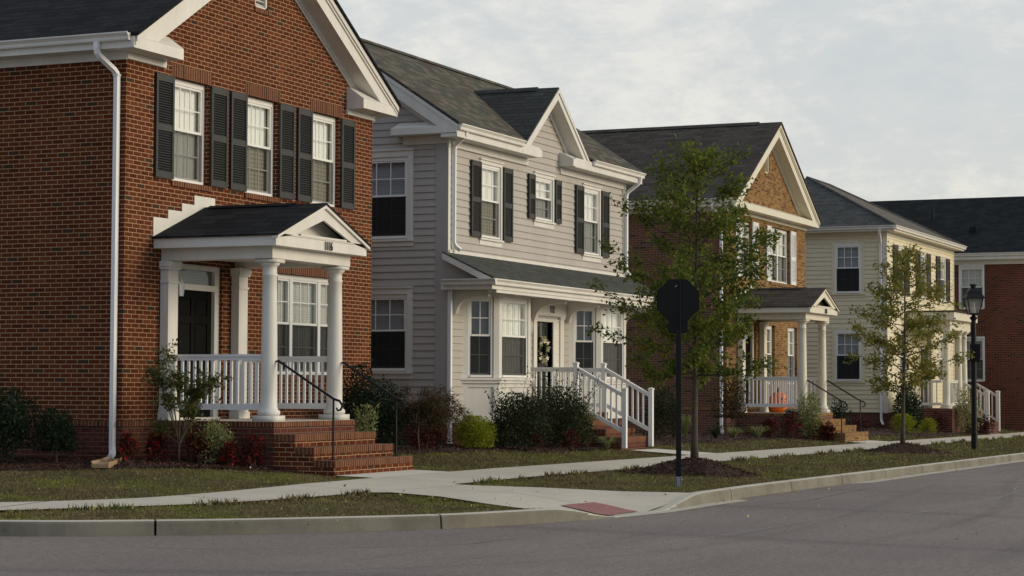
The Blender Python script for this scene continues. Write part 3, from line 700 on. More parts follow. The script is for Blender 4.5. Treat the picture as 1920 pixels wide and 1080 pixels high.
    for i in range(9):
        z = vz+.05+i*.069; v.add([Mf(vx+.05, z, .03), Mf(vx+vw-.05, z, .03), Mf(vx+vw-.05, z+.06, .11), Mf(vx+.05, z+.06, .11)], [(0, 1, 2, 3)])
    v.mbox(Mf, vx+.05, vx+vw-.05, vz+.04, vz+vh-.05, .112, .12); v.build('gable_vent', P['trim'], h)
    m = MB(); m.mbox(Mf, vx-.02, vx+vw+.02, vz-.08, vz, -.02, .05); m.build('brick_sill', P['row'], h)
    # porch
    fz = P['floor']; a, b = X0+.92, X0+3.45; pc = X0+2.18; c1, c2 = X0+1.17, X0+3.19; yc = F-1.8; yf = F-2.04
    st = MB(); st.box(a, b, yf+.006, F-.013, gz-.4, fz-.085, 0); st.box(a-.006, b+.006, yf, F-.031, fz-.08, fz-.004, 1); st.box(a+.02, b-.02, yf+.02, F-.031, fz-.0045, fz, 2); st.box(a+.008, b-.008, yf+.012, F-.02, fz-.086, fz-.0795, 0)
    st.build('porch_platform', [P['lower2'], P['row'], CONC], h)
    rise = (fz-(P['foot']+.0))/4; steps(h, a, b, [yf-.36, yf-.68, yf-1.03], [fz-rise, fz-2*rise, fz-3*rise], P['foot']-.3, yf, P['brick'], P['row'], P['tread'])
    pilaster(h, a+.02, a+.29, F-.16, F-.013, fz, 3.50, P['trim']); pilaster(h, b-.47, b-.20, F-.16, F-.013, fz, 3.50, P['trim'])
    column(h, c1, yc, fz, 3.50, mat=P['trim']); column(h, c2, yc, fz, 3.50, mat=P['trim'])
    e = MB(); fa, fb = X0+.76, X0+3.60; yo = F-2.14
    e.box(a+.05, b-.06, yc-.16, yc+.14, 3.505, 3.69); e.box(a+.05, a+.33, yc+.14, F-.001, 3.505, 3.69); e.box(b-.36, b-.06, yc+.14, F-.001, 3.505, 3.69)
    e.box(a+.33, b-.36, yc+.19, F-.001, 3.60, 3.63)
    e.build('porch_beam', P['trim'], h, bevel=.005)
    e = MB(); e.box(fa, fb, yo, F-.001, 3.68, 3.842); e.box(fa-.01, fb+.01, yo-.012, F-.001, 3.842, 3.862)
    e.build('porch_fascia', P['trim'], h, bevel=.004)
    pa = 4.42; psl = (pa-3.87)/(fb-pc); r_ = MB()
    for sg in (-1, 1):
        xe = pc+sg*(fb-pc+.04); ze = pa-psl*(fb-pc+.04)
        r_.add([(pc, yo-.06, pa), (xe, yo-.06, ze), (xe, F-.001, ze), (pc, F-.001, pa), (pc, yo-.06, pa-.035), (xe, yo-.06, ze-.03), (xe, F-.001, ze-.03), (pc, F-.001, pa-.035)], [(0, 1, 2, 3), (4, 7, 6, 5), (0, 4, 5, 1), (1, 5, 6, 2)])
        r_.add([(pc, yo+.5, pa+.02), (pc+sg*.13, yo+.5, pa+.02-psl*.13), (pc+sg*.13, F-.1, pa+.02-psl*.13), (pc, F-.1, pa+.02)], [(0, 1, 2, 3)])
    r_.build('porch_roof', P['roof'], h)
    t_ = MB()
    for sg in (-1, 1):
        def S(x, off): return pa-psl*x-off
        X2 = fb-pc
        t_.prism([(pc, S(0, .035)), (pc+sg*(X2+.03), S(X2+.03, .035)), (pc+sg*(X2+.03), S(X2+.03, .075)), (pc, S(0, .085))], lambda p, q, c: (p, c, q), yo-.05, yo+.05)
        t_.prism([(pc, S(0, .085)), (pc+sg*X2, S(X2, .07)), (pc+sg*(X2-.12), 3.862), (pc+sg*(X2-.52), 3.862), (pc, S(0, .27))], lambda p, q, c: (p, c, q), yo-.012, yo+.03)
    t_.box(pc-.72, pc+.72, yo-.02, yo+.02, 3.862, 3.892)
    t_.prism([(pc-1.3, 3.863), (pc+1.3, 3.863), (pc, pa-.09)], lambda p, q, c: (p, c, q), yo+.28, yo+.30)
    t_.build('pediment', P['trim'], h)
    text(h, P['number'], (pc+.15, yo-.016, 3.755), R(90), 0, .185, sx=.62)
    # stepped flashing on the wall
    if P.get('flash'):
        f = MB(); zz = [4.16, 4.30, 4.43, 4.58]; xx = [a-.18, a+.22, a+.60, a+.95, a+1.55]
        for sg in (-1, 1):
            for i in range(4 if sg < 0 else 3):
                p, q = xx[i], xx[i+1]
                if sg > 0: p, q = 2*pc-q, 2*pc-p
                f.box(p, q, F-.012, F-.001, 3.85, zz[i])
        f.build('wall_flashing', P['trim'], h)
    # rails of the porch
    for x in (c1, c2): railing(h, (x, yc+.11), (x, F-.17), fz+1.0, fz+1.0, fz+.165, fz+.165, .105)
    for x in (c1-.0, c2): iron_rail(h, x, yc-.13, fz+.90, yf-.86, fz+.34, fz-3*rise)
    # door with transom
    da, db = P['door']; dd = .10
    d = MB(); d.mbox(Mf, da, da+.09, fz, 3.5, .06, .2); d.mbox(Mf, db-.14, db, fz, 3.5, .06, .2); d.mbox(Mf, da+.09, db-.14, 3.42, 3.5, .06, .2); d.mbox(Mf, da+.06, db-.10, 3.10, 3.19, .03, .2); d.mbox(Mf, da, db, fz-.001, fz+.03, .02, .2)
    f = d.build('door_frame', P['trim'], h)
    paneldoor(h, Mf, da+.09, db-.14, fz+.03, 3.10, .12)
    g = MB(); g.add([Mf(da+.09, 3.19, .12), Mf(db-.14, 3.19, .12), Mf(db-.14, 3.42, .12), Mf(da+.09, 3.42, .12)], [(0, 1, 2, 3)]); g.build('transom_pane', GLASS, f, recalc=False)
    g = MB(); g.add([Mf(da+.09, 3.19, .17), Mf(db-.14, 3.19, .17), Mf(db-.14, 3.42, .17), Mf(da+.09, 3.42, .17)], [(0, 1, 2, 3)]); g.build('curtain', BLINDD, f, recalc=False)
    m = MB(); m.mbox(Mf, da, db, fz, 3.55, .19, .21); m.build('door_backing', DARK, f)
    lantern(h, da-.10, F-.13, 2.98)
    return h, Mf, Ml
X0 = 25.68
PH1 = dict(brick=BR1, brickside=BR1, lower=BR1L, lower2=BR1L, row=BR1R, tread=TREAD, roof=RF1x, trim=WHITE, spout=VINYL, floor=1.08, foot=.335, door=(27.12, 28.42), number='1116', flash=True,
    holes=[(26.92, 27.97, 4.76, 6.37), (29.07, 30.11, 4.76, 6.37), (31.23, 32.27, 4.76, 6.37), (27.12, 28.42, 1.08, 3.5), (30.15, 32.27, 1.80, 3.50), (29.33, 29.75, 7.86, 8.58)],
    brick_openings=[(26.92, 27.97, 4.76, 6.37), (29.07, 30.11, 4.76, 6.37), (31.23, 32.27, 4.76, 6.37), (30.15, 32.27, 1.80, 3.50)])
H1, Mf, Ml = gable_house(X0, 17.7, .50, 'red brick gabled house with black shutters and white columned porch, nearest at the left', PH1)
for i, (a, b) in enumerate(((26.92, 27.97), (29.07, 30.11), (31.23, 32.27))):
    window(H1, Mf, a+.003, b-.003, 4.763, 6.367, 3, 2, rec=.09, up=SHEER if i < 3 else BLIND, low=LACE if i else SHEER, fw=.055)
    shutter(H1, Mf, a-.50, a-.01, 4.77, 6.36); shutter(H1, Mf, b+.01, b+.50, 4.77, 6.36)
window(H1, Mf, 30.153, 32.267, 1.803, 3.497, 3, 2, rec=.07, fw=.05, up=BLIND, low=BLIND, scr=SCREENM, units=[(30.2, 30.68, 2), (30.77, 31.65, 3), (31.74, 32.217, 2)])
# tan brick house
X3 = 54.30
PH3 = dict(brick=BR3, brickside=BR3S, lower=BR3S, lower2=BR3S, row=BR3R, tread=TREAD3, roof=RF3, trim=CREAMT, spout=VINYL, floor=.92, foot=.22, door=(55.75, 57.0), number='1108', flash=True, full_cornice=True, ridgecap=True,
    holes=[(55.50, 56.62, 4.72, 6.34), (58.43, 60.42, 4.72, 6.34), (55.75, 57.0, 1.08, 3.5), (57.95, 58.85, 1.72, 3.44), (60.2, 61.2, 1.72, 3.44), (57.91, 58.33, 7.86, 8.58)],
    brick_openings=[(55.50, 56.62, 4.72, 6.34), (58.43, 60.42, 4.72, 6.34), (57.95, 58.85, 1.72, 3.44), (60.2, 61.2, 1.72, 3.44)])
H3, Mf3, Ml3 = gable_house(X3, 17.7, .33, 'tan brick gabled house with white shutters, third in the row behind the leafy street tree', PH3)
window(H3, Mf3, 55.503, 56.617, 4.723, 6.337, 3, 2, rec=.09, up=SHEER, low=SHEER); window(H3, Mf3, 58.433, 60.417, 4.723, 6.337, 3, 2, rec=.09, up=SHEER, low=SHEER, units=[(58.49, 59.38, 3), (59.47, 60.36, 3)])
for a, b in ((55.50, 56.62), (58.43, 60.42)): shutter(H3, Mf3, a-.46, a-.01, 4.72, 6.34, SHUTW); shutter(H3, Mf3, b+.01, b+.55, 4.72, 6.34, SHUTW)
window(H3, Mf3, 57.953, 58.847, 1.723, 3.437, 2, 2, rec=.09, up=SHEER); window(H3, Mf3, 60.203, 61.197, 1.723, 3.437, 3, 2, rec=.09, up=SHEER)

# ------------------------------------------------------------------ grey lap-sided house (second)
def house2():
    X0, X1, F, gz = 36.68, 46.40, 17.7, .45; YB = 23.3; XC = 41.5
    h = thing('sided_house', (X0, F, gz), 'grey lap-sided two-storey house with bay windows and front cross gable, second from the left', 'house')
    Mf, Ml = front(F), left(X0); EZ = 6.78; SL = .667; YE = F-.36; RY = (YE+YB+.36)/2; RZ = EZ+SL*(RY-YE)
    # walls
    up = [(38.16, 39.24, 4.56, 6.18), (40.93, 42.02, 5.14, 6.18), (43.73, 44.82, 4.56, 6.18)]
    w = MB(); wall(w, Mf, X0+.02, X1-.02, 4.20, 7.95, up, [(.78, 1, 8.08+.78*XC), (-.78, 1, 8.08-.78*XC)] , lap=.142) if False else None
    wall(w, Mf, X0+.02, X1-.02, 4.20, 6.4752, [(a+.05, b-.05, c+.02, d-.0) for a, b, c, d in up], lap=.1422)
    wall(w, Mf, XC-2.0, XC+2.0, 6.475, 8.1, (), [(.78, 1, 8.06+.78*XC), (-.78, 1, 8.06-.78*XC)], lap=.1422)
    w.build('upper_front_siding', SIDE2, h, recalc=False)
    w = MB(); wall(w, Mf, X0+.02, X1-.02, .90, 3.6, [(41.05, 42.0, .9, 3.1)], lap=.1422); w.build('lower_front_siding', SIDE2, h, recalc=False)
    lw = [(17.9+.62, 17.9+1.85, 1.90, 3.44), (18.52, 19.75, 4.55, 6.18)]
    gl = [(-SL, 1, EZ-SL*YE-.1), (SL, 1, RZ+SL*RY-.1)]
    w = MB(); wall(w, Ml, F+.25, YB, .90, 8.75, [(18.57, 19.70, 1.92, 3.44), (18.57, 19.70, 4.55, 6.18)], gl, lap=.1422)
    w.build('side_siding', SIDE2, h, recalc=False)
    w = MB(); w.add([(X1, F, 0), (X1, YB, 0), (X1, YB, EZ), (X1, RY, RZ-.05), (X1, F, EZ)], [(0, 1, 2, 3, 4)]); w.add([(X0, YB, 0), (X1, YB, 0), (X1, YB, EZ), (X0, YB, EZ)], [(0, 1, 2, 3)]); w.build('rear_siding', SIDE2, h)
    c = MB(); c.box(X0-.028, X0+.02, F-.02, F+.25, .88, 6.41); c.build('corner_board', CORN2, h)
    c = MB(); c.box(X0-.026, X0+.10, F-.03, F-.021, 3.73, 6.34); c.box(X0-.026, X0+.10, F-.03, F-.021, .88, 3.45); c.box(X1-.12, X1+.02, F-.03, F+.05, .88, 6.34); c.build('front_corner_board', WHITE, h)
    f = MB(); f.box(X0, X1, F, YB, gz-.4, .90); f.build('foundation_wall', BR1L, h)
    # side windows
    for (a, b, z0, z1) in ((18.57, 19.70, 1.92, 3.44), (18.57, 19.70, 4.55, 6.18)):
        casing(h, Ml, a, b, z0, z1, .12, .035); window(h, Ml, a, b, z0, z1, 3, 2, rec=.0, fw=.05, up=BLINDD, low=BLINDD, scr=SCREEND, zm=(z0+z1)/2+.02)
    # upper front windows with shutters
    for (a, b, z0, z1), sw in zip(up, (.46, .34, .46)):
        casing(h, Mf, a+.06, b-.06, z0+.1, z1-.02, .075, .03); window(h, Mf, a+.06, b-.06, z0+.1, z1-.02, 3, 2, rec=0, fw=.035, up=SHEER, low=LACE if a < 40 else SHEER)
        shutter(h, Mf, a-.02-sw, a-.02, z0+.08, z1+.0, off=.024); shutter(h, Mf, b+.02, b+.02+sw, z0+.08, z1+.0, off=.024)
    # main roof
    t = .05; xa, xb = X0-.33, X1+.3
    m = MB(); yv = YE+(8.15-EZ)/SL; fp = [(xa, YE-.03), (39.58, YE-.03), (XC, yv), (43.42, YE-.03), (xb, YE-.03), (xb, RY), (xa, RY)]
    zr = lambda y: EZ+max(0, y-YE)*SL
    m.prism(fp, lambda a_, b_, c_: (a_, b_, zr(b_)-c_), 0, t)
    YR = 2*RY-YE; m.add([(xa, RY, RZ), (xb, RY, RZ), (xb, YR, EZ), (xa, YR, EZ), (xa, RY, RZ-t), (xb, RY, RZ-t), (xb, YR, EZ-t), (xa, YR, EZ-t)], [(0, 1, 2, 3), (4, 7, 6, 5), (0, 3, 7, 4), (1, 5, 6, 2)])
    m.build('roof', RF2, h)
    m = MB(); 
    for sg in (-1, 1): m.add([(xa+.5, RY, RZ+.035), (xb-.5, RY, RZ+.035), (xb-.5, RY+sg*.15, RZ+.03-SL*.15), (xa+.5, RY+sg*.15, RZ+.03-SL*.15)], [(0, 1, 2, 3)])
    m.build('ridge_vent', RF2, h)
    # left rake
    rk = MB()
    def st(x0, x1, top, bot, y1=None):
        for sg in (-1, 1):
            ye = RY+sg*(RY-YE)
            rk.prism(clip([(RY, RZ-top), (ye, EZ-top), (ye, EZ-bot), (RY, RZ-bot)], 0, -1, -6.60), lambda a, b, c_: (c_, a, b), x0, x1)
    rk.prism([(YE+.001, 6.69), (YE+.001, 6.72), (YE+.45, 6.99), (YE+.45, 6.69)], lambda a, b, c_: (c_, a, b), xa+.008, xa+.026); st(xa-.012, xa+.02, .05, .13); st(xa, xa+.03, .13, .36); st(xa+.03, X0-.03, .33, .35); st(X0-.035, X0-.005, .34, .50)
    rk.build('rake_board', WHITE, h)
    cn = MB(); cn.box(xa-.006, X0-.001, YE+.004, F+1.10, 6.565, 6.70); cn.add([(xa-.006, YE+.004, 6.70), (xa-.006, F+1.10, 6.70), (X0-.1, F+1.02, 6.83), (X0-.1, F, 6.83), (X0-.001, F+1.02, 6.84), (X0-.001, F, 6.84)], [(0, 1, 2, 3), (3, 2, 4, 5), (1, 4, 2)])
    cn.box(X0-.045, X0-.0, F-.045, F+.97, 6.40, 6.564); cn.build('cornice', WHITE, h, bevel=.006)
    # front cornice left and right of the gable
    for a, b in ((xa, 40.45), (42.45, xb)):
        cn = MB(); cn.box(a+.006, b-.004, YE+.008, F-.002, 6.5052, 6.56) if a < 40 else None; cn.box(a, b, YE, YE+.03, 6.5, 6.70); cn.box(a, b, YE, F-.001, 6.485, 6.505)
        if a < 40: cn.box(39.55, b+.12, YE-.002, F-.001, 6.5, 6.66); cn.add([(39.55, YE-.002, 6.66), (b+.12, YE-.002, 6.66), (b+.12, F, 6.66), (39.55, F, 6.66), (39.55, F-.1, 6.80), (b+.12, F-.1, 6.80), (b+.12, F, 6.82), (39.55, F, 6.82)], [(0, 1, 5, 4), (4, 5, 6, 7), (0, 4, 7, 3), (1, 2, 6, 5)])
        else: cn.box(a-.12, 43.5, YE-.002, F-.001, 6.5, 6.66); cn.add([(a-.12, YE-.002, 6.66), (43.3, YE-.002, 6.66), (43.3, F, 6.66), (a-.12, F, 6.66), (a-.12, F-.1, 6.80), (43.3, F-.1, 6.80), (43.3, F, 6.82), (a-.12, F, 6.82)], [(0, 1, 5, 4), (4, 5, 6, 7), (0, 4, 7, 3), (1, 2, 6, 5)])
        cn.box(X0-.046 if a < 40 else 42.36, 40.55 if a < 40 else X1+.03, F-.05, F-.001, 6.34, 6.484); cn.build('cornice', WHITE, h, bevel=.006)
    gutter(h, front(YE), xa+.02, 39.5, 6.74); gutter(h, front(YE), 43.45, xb, 6.74)
    # cross gable
    g = MB(); HW = 1.97; AZ = 8.14; sl = .78; yb = YE+(AZ-EZ)/SL; GY = YE+.07
    for sg in (-1, 1):
        xe = XC+sg*HW; ze = AZ-sl*HW; yv = YE-.03+max(0, (ze-EZ))/SL
        g.add([(XC, GY-.06, AZ), (xe, GY-.06, ze), (xe, YE+.14, ze), (XC, yb+.15, AZ+.02), (XC, GY-.06, AZ-.04), (xe, GY-.06, ze-.04), (xe, YE+.14, ze-.04)], [(0, 1, 2, 3), (0, 4, 5, 1), (1, 5, 6, 2)])
    g.build('gable_roof', RF2x, h)
    g = MB()
    for sg in (-1, 1): g.add([(XC, YE+.5, AZ+.035), (XC+sg*.13, YE+.5, AZ+.035-.1), (XC+sg*.13, yb, AZ+.035-.1), (XC, yb, AZ+.035)], [(0, 1, 2, 3)])
    g.add([(XC, YE+.5, AZ+.035), (XC+.13, YE+.5, AZ-.065), (XC-.13, YE+.5, AZ-.065)], [(0, 1, 2)]); g.build('ridge_vent', RF2x, h)
    rk = MB()
    def st2(y0, y1, top, bot, hw=HW):
        for sg in (-1, 1): rk.prism(clip([(XC, AZ-top), (XC+sg*hw, AZ-sl*hw-top), (XC+sg*hw, AZ-sl*hw-bot), (XC, AZ-bot)], 0, -1, -6.50), lambda a, b, c_: (a, c_, b), y0, y1)
    st2(GY-.075, GY-.02, .04, .12); st2(GY-.05, GY-.015, .12, .27, HW-.0); st2(GY-.015, F-.05, .24, .265, HW-.12); st2(F-.05, F-.02, .24, .40, HW-.2)
    rk.build('gable_rake_board', WHITE, h)
    # downspouts
    downspout(h, [(X0+.07, YE+.0, 6.66), (X0+.07, YE+.0, 6.55), (X0+.14, F-.075, 6.36), (X0+.14, F-.075, 4.40), (X0+.22, F-.18, 4.30)], VINYL)
    downspout(h, [(X1+.05, YE-.05, 6.64), (X1+.05, YE-.03, 6.50), (X1-.04, F-.08, 6.25), (X1-.04, F-.08, 4.36), (X1+.0, F-.16, 4.28)], VINYL)
    downspout(h, [(X0+.06, 16.66, 3.56), (X0+.06, 16.72, 3.46), (X0+.06, F-.3, 3.20), (X0+.06, F-.09, 3.0), (X0+.06, F-.09, .62), (X0+.0, F-.2, .52)], VINYL) if False else downspout(h, [(X0-.02, F-.075, 3.55), (X0-.02, F-.075, 3.0), (X0-.02, F-.08, .55)], VINYL)
    # skirt roof
    xs0, xs1, ye, ze = X0-.28, X1+.33, 16.60, 3.735; zt = 4.25; s2 = (zt-ze)/(F-ye)
    m = MB(); m.add([(xs0, ye-.02, ze), (xs1, ye-.02, ze), (xs1, F-.022, zt), (xs0, F-.022, zt), (xs0, ye-.02, ze-.03), (xs1, ye-.02, ze-.03), (xs1, F-.022, zt-.03), (xs0, F-.022, zt-.03)], [(0, 1, 2, 3), (4, 7, 6, 5), (0, 4, 5, 1), (0, 3, 7, 4), (1, 2, 6, 5)]); m.build('skirt_roof', RF2s, h)
    m = MB(); m.box(X0+.0, X1, F-.055, F-.02, zt-.012, zt+.05); m.build('roof_flashing', WHITE, h)
    m = MB(); tri = [(ye, ze-.04), (F, zt-.05), (F, zt-.17), (ye+.22, ze-.04)]
    for x in (xs0, xs1-.03):
        m = MB(); m.prism([(ye, ze-.03), (F-.02, zt-.03), (F-.02, zt-.15), (ye+.25, ze-.04)], lambda a, b, c_: (c_, a, b), x, x+.03); m.build('skirt_rake_board', WHITE, h)
    m = MB(); m.prism([(ye+.1, ze-.05), (F-.02, zt-.04), (F-.02, ze-.05)], lambda a, b, c_: (c_, a, b), X0-.05, X0-.03); m.build('skirt_end_siding', SIDE2, h)
    m = MB(); m.box(xs0, xs1, ye, ye+.03, 3.50, 3.70); m.box(xs0, xs0+.03, ye+.03, F, 3.50, 3.70); m.box(xs0+.03, xs1, ye+.03, F-.02, 3.505, 3.53); m.box(xs0+.25, xs1-.25, ye+.02, ye+.12, 3.44, 3.505)
    m.build('porch_fascia', WHITE, h)
    gutter(h, front(ye), xs0-.07, xs1, 3.70)
    gg = gutter(h, left(xs0), ye-.1, F-.05, 3.70)
    # brackets
    for x in (36.92, 40.84, 42.78, 46.2):
        m = MB(); pr = [(16.93, 3.50), (F-.02, 3.50), (F-.02, 3.05), (F-.10, 3.05)]
        pr += [(F-.12-.45*(1-math.cos(a)) , 3.08+.30*math.sin(a)) for a in [i*math.pi/16 for i in range(1, 9)]] + [(16.93, 3.385)]
        m.prism(pr, lambda a, b, c_: (c_, a, b), x-.05, x+.05); m.box(x-.062, x+.062, 16.90, 16.93, 3.38, 3.505); m.build('bracket', WHITE, h)
    # bays
    for bx in (37.38, 42.95):
        p0, p1, p2, p3 = (bx, F), (bx+.56, F-.56), (bx+2.14, F-.56), (bx+2.70, F)
        q = math.sqrt(.5); LC = .56/q
        faces = [(face(p0[0], p0[1], q, -q, q, q), LC, 2, True), (face(p1[0], p1[1], 1, 0, 0, 1), 1.58, 4, True), (face(p2[0], p2[1], q, q, -q, q), LC, 2, True)]
        body = MB(); loop = [p0, p1, p2, p3]
        body.prism([(p0[0]+.08, F), (p1[0]+.05, p1[1]+.09), (p2[0]-.05, p2[1]+.09), (p3[0]-.08, F)], lambda a, b, c_: (a, b, c_), .9, 1.70)
        for (Mx, ln, nc, _) in faces:
            body.mbox(Mx, -.0, .12, .9, 3.5, 0, .12); body.mbox(Mx, ln-.12, ln, .9, 3.5, 0, .12)
            body.mbox(Mx, .12, ln-.12, 3.42, 3.5, .002, .12); body.mbox(Mx, .12, ln-.12, .9, 1.02, .004, .12); body.mbox(Mx, .12, ln-.12, 1.60, 1.74, .004, .12); body.mbox(Mx, .12, ln-.12, 1.02, 1.60, .028, .12)
        b_ = body.build('bay_wall', WHITE, h)
        sl_ = MB()
        for (e, z0, z1) in ((.07, 1.74, 1.79), (.035, 1.68, 1.741)):
            sl_.prism([(p0[0]-e*1.4, F), (p1[0]-e*.42, p1[1]-e), (p2[0]+e*.42, p2[1]-e), (p3[0]+e*1.4, F)], lambda a, b, c_: (a, b, c_), z0, z1)
        sl_.build('bay_sill', WHITE, h)
        for (Mx, ln, nc, _) in faces: window(h, Mx, .13, ln-.13, 1.80, 3.42, nc, 2, rec=.02, fw=.045, up=SHEER if nc == 4 else GREYC, low=SHEER if nc == 4 else GREYC, scr=SCREENM, zm=2.62)
    # entrance
    m = MB(); m.mbox(Mf, 40.82, 42.70, 3.16, 3.46, -.05, .02); m.mbox(Mf, 40.78, 42.74, 3.43, 3.5, -.07, .02)
    for a, b in ((40.88, 41.03), (42.36, 42.56)): m.mbox(Mf, a, b, 1.07, 3.10, -.05, .02); m.mbox(Mf, a-.03, b+.03, 3.10, 3.16, -.07, .02)
    m.mbox(Mf, 41.03, 41.10, 1.07, 3.10, -.03, .3); m.mbox(Mf, 42.0, 42.16, 1.07, 3.10, -.03, .3); m.mbox(Mf, 41.10, 42.0, 3.03, 3.10, -.028, .3); m.mbox(Mf, 42.16, 42.36, 1.07, 3.10, -.02, .02)
    m.build('door_frame', WHITE, h)
    paneldoor(h, Mf, 41.10, 42.0, 1.08, 3.03, .10, DOOR2)
    text(h, '1112', (41.88, F-.056, 3.30), R(90), 0, .21, sx=.55)
    lantern(h, 40.70, F-.06, 2.78)
    # stoop, steps and white rails
    a, b = 40.62, 42.38; fz = 1.07
    s = MB(); s.box(a, b, 16.536, F-.03, gz-.4, fz-.085, 0); s.box(a-.006, b+.006, 16.53, F-.03, fz-.08, fz-.004, 1); s.box(a+.01, b-.01, 16.54, F-.03, fz-.0045, fz, 2); s.build('porch_platform', [BR1L, BR1R, CONC], h)
    steps(h, a, b, [16.22, 15.90, 15.58], [.90, .73, .56], 0, 16.53, BR1L, BR1R, TREAD)
    for x in (40.70, 42.30):
        newel(h, x, 16.60, .95, 2.10); newel(h, x, 15.50, .34, 1.56)
        railing(h, (x, 16.66), (x, F-.04), 2.03, 2.03, 1.17, 1.17, .12); railing(h, (x, 15.56), (x, 16.54), 1.50, 2.03, .66, 1.17, .12)
    return h
H2 = house2()

# ------------------------------------------------------------------ cream hipped house (fourth)
def house4():
    X0, X1, F, gz = 67.60, 78.05, 16.5, .33; YB = 24.3
    h = thing('hipped_house', (X0, F, gz), 'cream lap-sided house under a grey hipped roof, behind the sparse yellow-green tree', 'house')
    Mf, Ml = front(F), left(X0); e = .34; EZ = 6.99; sl = .51; xa, xb, ya, yb = X0-e, X1+e, F-e, YB+e; D = (yb-ya)/2
    P1 = (xa+4.1, ya+4.1, EZ+4.1*sl); P2 = (xb-4.1, ya+4.1, EZ+4.1*sl); yb = ya+8.2
    w = MB(); op = [(69.02, 70.06), (72.34, 73.37), (75.55, 76.59)]
    wall(w, Mf, X0+.12, X1-.1, .82, 6.72, [(a+.06, b-.06, 4.85, 6.38) for a, b in op]+[(69.3, 70.2, 1.85, 3.5), (72.3, 73.5, .9, 3.1), (75.4, 76.4, 1.85, 3.5)], lap=.148); w.build('front_siding', SIDE4, h, recalc=False)
    w = MB(); wall(w, Ml, F+.12, YB, .82, 6.72, [(17.36, 18.24, 4.78, 6.42), (17.36, 18.24, 1.86, 3.53)], lap=.148); w.build('side_siding', SIDE4, h, recalc=False)
    w = MB(); w.add([(X1, F, 0), (X1, YB, 0), (X1, YB, EZ), (X1, F, EZ)], [(0, 1, 2, 3)]); w.add([(X0, YB, 0), (X1, YB, 0), (X1, YB, EZ), (X0, YB, EZ)], [(0, 1, 2, 3)]); w.build('rear_siding', SIDE4, h)
    c = MB(); c.box(X0-.025, X0+.12, F-.025, F+.12, .8, 6.72); c.build('corner_board', CREAMT, h); c = MB(); c.box(X1-.1, X1+.02, F-.025, F+.1, .8, 6.72); c.build('corner_board', CREAMT, h)
    f = MB(); f.box(X0+.01, X1-.01, F+.01, YB, gz-.5, .83); f.build('foundation_wall', BR4, h)
    for z0, z1 in ((4.78, 6.42), (1.86, 3.53)):
        casing(h, Ml, 17.36, 18.24, z0, z1, .12, .03, SIDE4, cap=False); window(h, Ml, 17.36, 18.24, z0, z1, 3, 2, rec=-.03, fw=.055, up=BLINDD, low=BLINDD, scr=SCREEND)
    for a, b in op:
        casing(h, Mf, a+.08, b-.08, 4.86, 6.36, .07, .03, CREAMT); window(h, Mf, a+.08, b-.08, 4.86, 6.36, 3, 2, rec=0, fw=.035, up=SHEER, low=BLINDD); shutter(h, Mf, a-.60, a-.01, 4.80, 6.42, SHUTB, .024); shutter(h, Mf, b+.01, b+.58, 4.80, 6.42, SHUTB, .024)
    for a, b in ((69.3, 70.2), (75.4, 76.4)): window(h, Mf, a, b, 1.86, 3.5, 3, 2, rec=-.02, fw=.05, up=SHEER)
    m = MB(); m.mbox(Mf, 72.25, 73.55, .9, 3.15, -.03, .1); m.build('door_frame', CREAMT, h); paneldoor(h, Mf, 72.42, 73.38, .92, 3.0, -.06, SHUTB)
    cs = [(xa, ya, EZ), (xb, ya, EZ), (xb, yb, EZ), (xa, yb, EZ), P1, P2]
    m = MB(); m.add(cs, [(0, 1, 5, 4), (2, 3, 4, 5)]); m.build('front_roof', RF4y, h, recalc=False)
    m = MB(); m.add(cs, [(3, 0, 4), (1, 2, 5)]); m.build('side_roof', RF4x, h, recalc=False)
    hp = MB()
    for p, q in ((cs[0], P1), (cs[1], P2), (P1, P2)): hp.tube([Vector(p)+Vector((0, 0, .0)), Vector(q)+Vector((0, 0, .0))], .06, 6)
    hp.build('hip_cap', RF4x, h)
    m = MB(); m.box(xa, xb, ya, ya+.03, 6.80, 6.97); m.box(xa, xa+.03, ya+.03, YB, 6.80, 6.97); m.box(xb-.03, xb, ya+.03, YB, 6.80, 6.97); m.box(xa+.03, xb-.03, ya+.03, YB, 6.80, 6.815); m.box(X0-.03, X1+.03, F-.03, F+.05, 6.68, 6.80); m.box(X0-.03, X0+.05, F+.05, YB, 6.68, 6.80)
    m.build('eave_trim', CREAMT, h); gutter(h, Mf if False else front(ya), xa-.1, xb+.05, 6.98, WHITE); gutter(h, left(xa), ya-.1, YB, 6.98, WHITE)
    downspout(h, [(xa-.05, F+.12, 6.86), (xa-.02, F+.14, 6.72), (X0-.07, F+.18, 6.4), (X0-.07, F+.18, .55), (X0-.12, F+.1, .42)], VINYL)
    v = MB(); v.tube([(76.2, 21.9, 7.7), (76.2, 21.9, 8.62), (76.25, 21.98, 8.70), (76.25, 22.1, 8.70), (76.25, 22.15, 8.62)], .05, 8); v.build('roof_vent_pipe', IRON, h, smooth=True)
    # portico with a flat roof
    px0, px1, py = 70.45, 74.15, 14.98; fz = .92
    m = MB(); m.box(px0+.1, px1-.1, py, F-.02, gz-.5, fz-.08, 0); m.box(px0+.09, px1-.09, py-.008, F-.02, fz-.08, fz, 1); m.build('porch_platform', [BR4, BR4], h)
    for x in (70.75, 72.75, 73.62): column(h, x, 15.22, fz, 3.62, .13, CREAMT)
    pilaster(h, 73.5, 73.9, F-.16, F-.02, fz, 3.62, CREAMT)
    m = MB(); m.box(px0+.15, px1-.15, 15.05, F-.02, 3.62, 3.95); m.box(px0-.12, px1+.12, 14.85, F-.02, 3.95, 4.22); m.build('porch_fascia', CREAMT, h, bevel=.01)
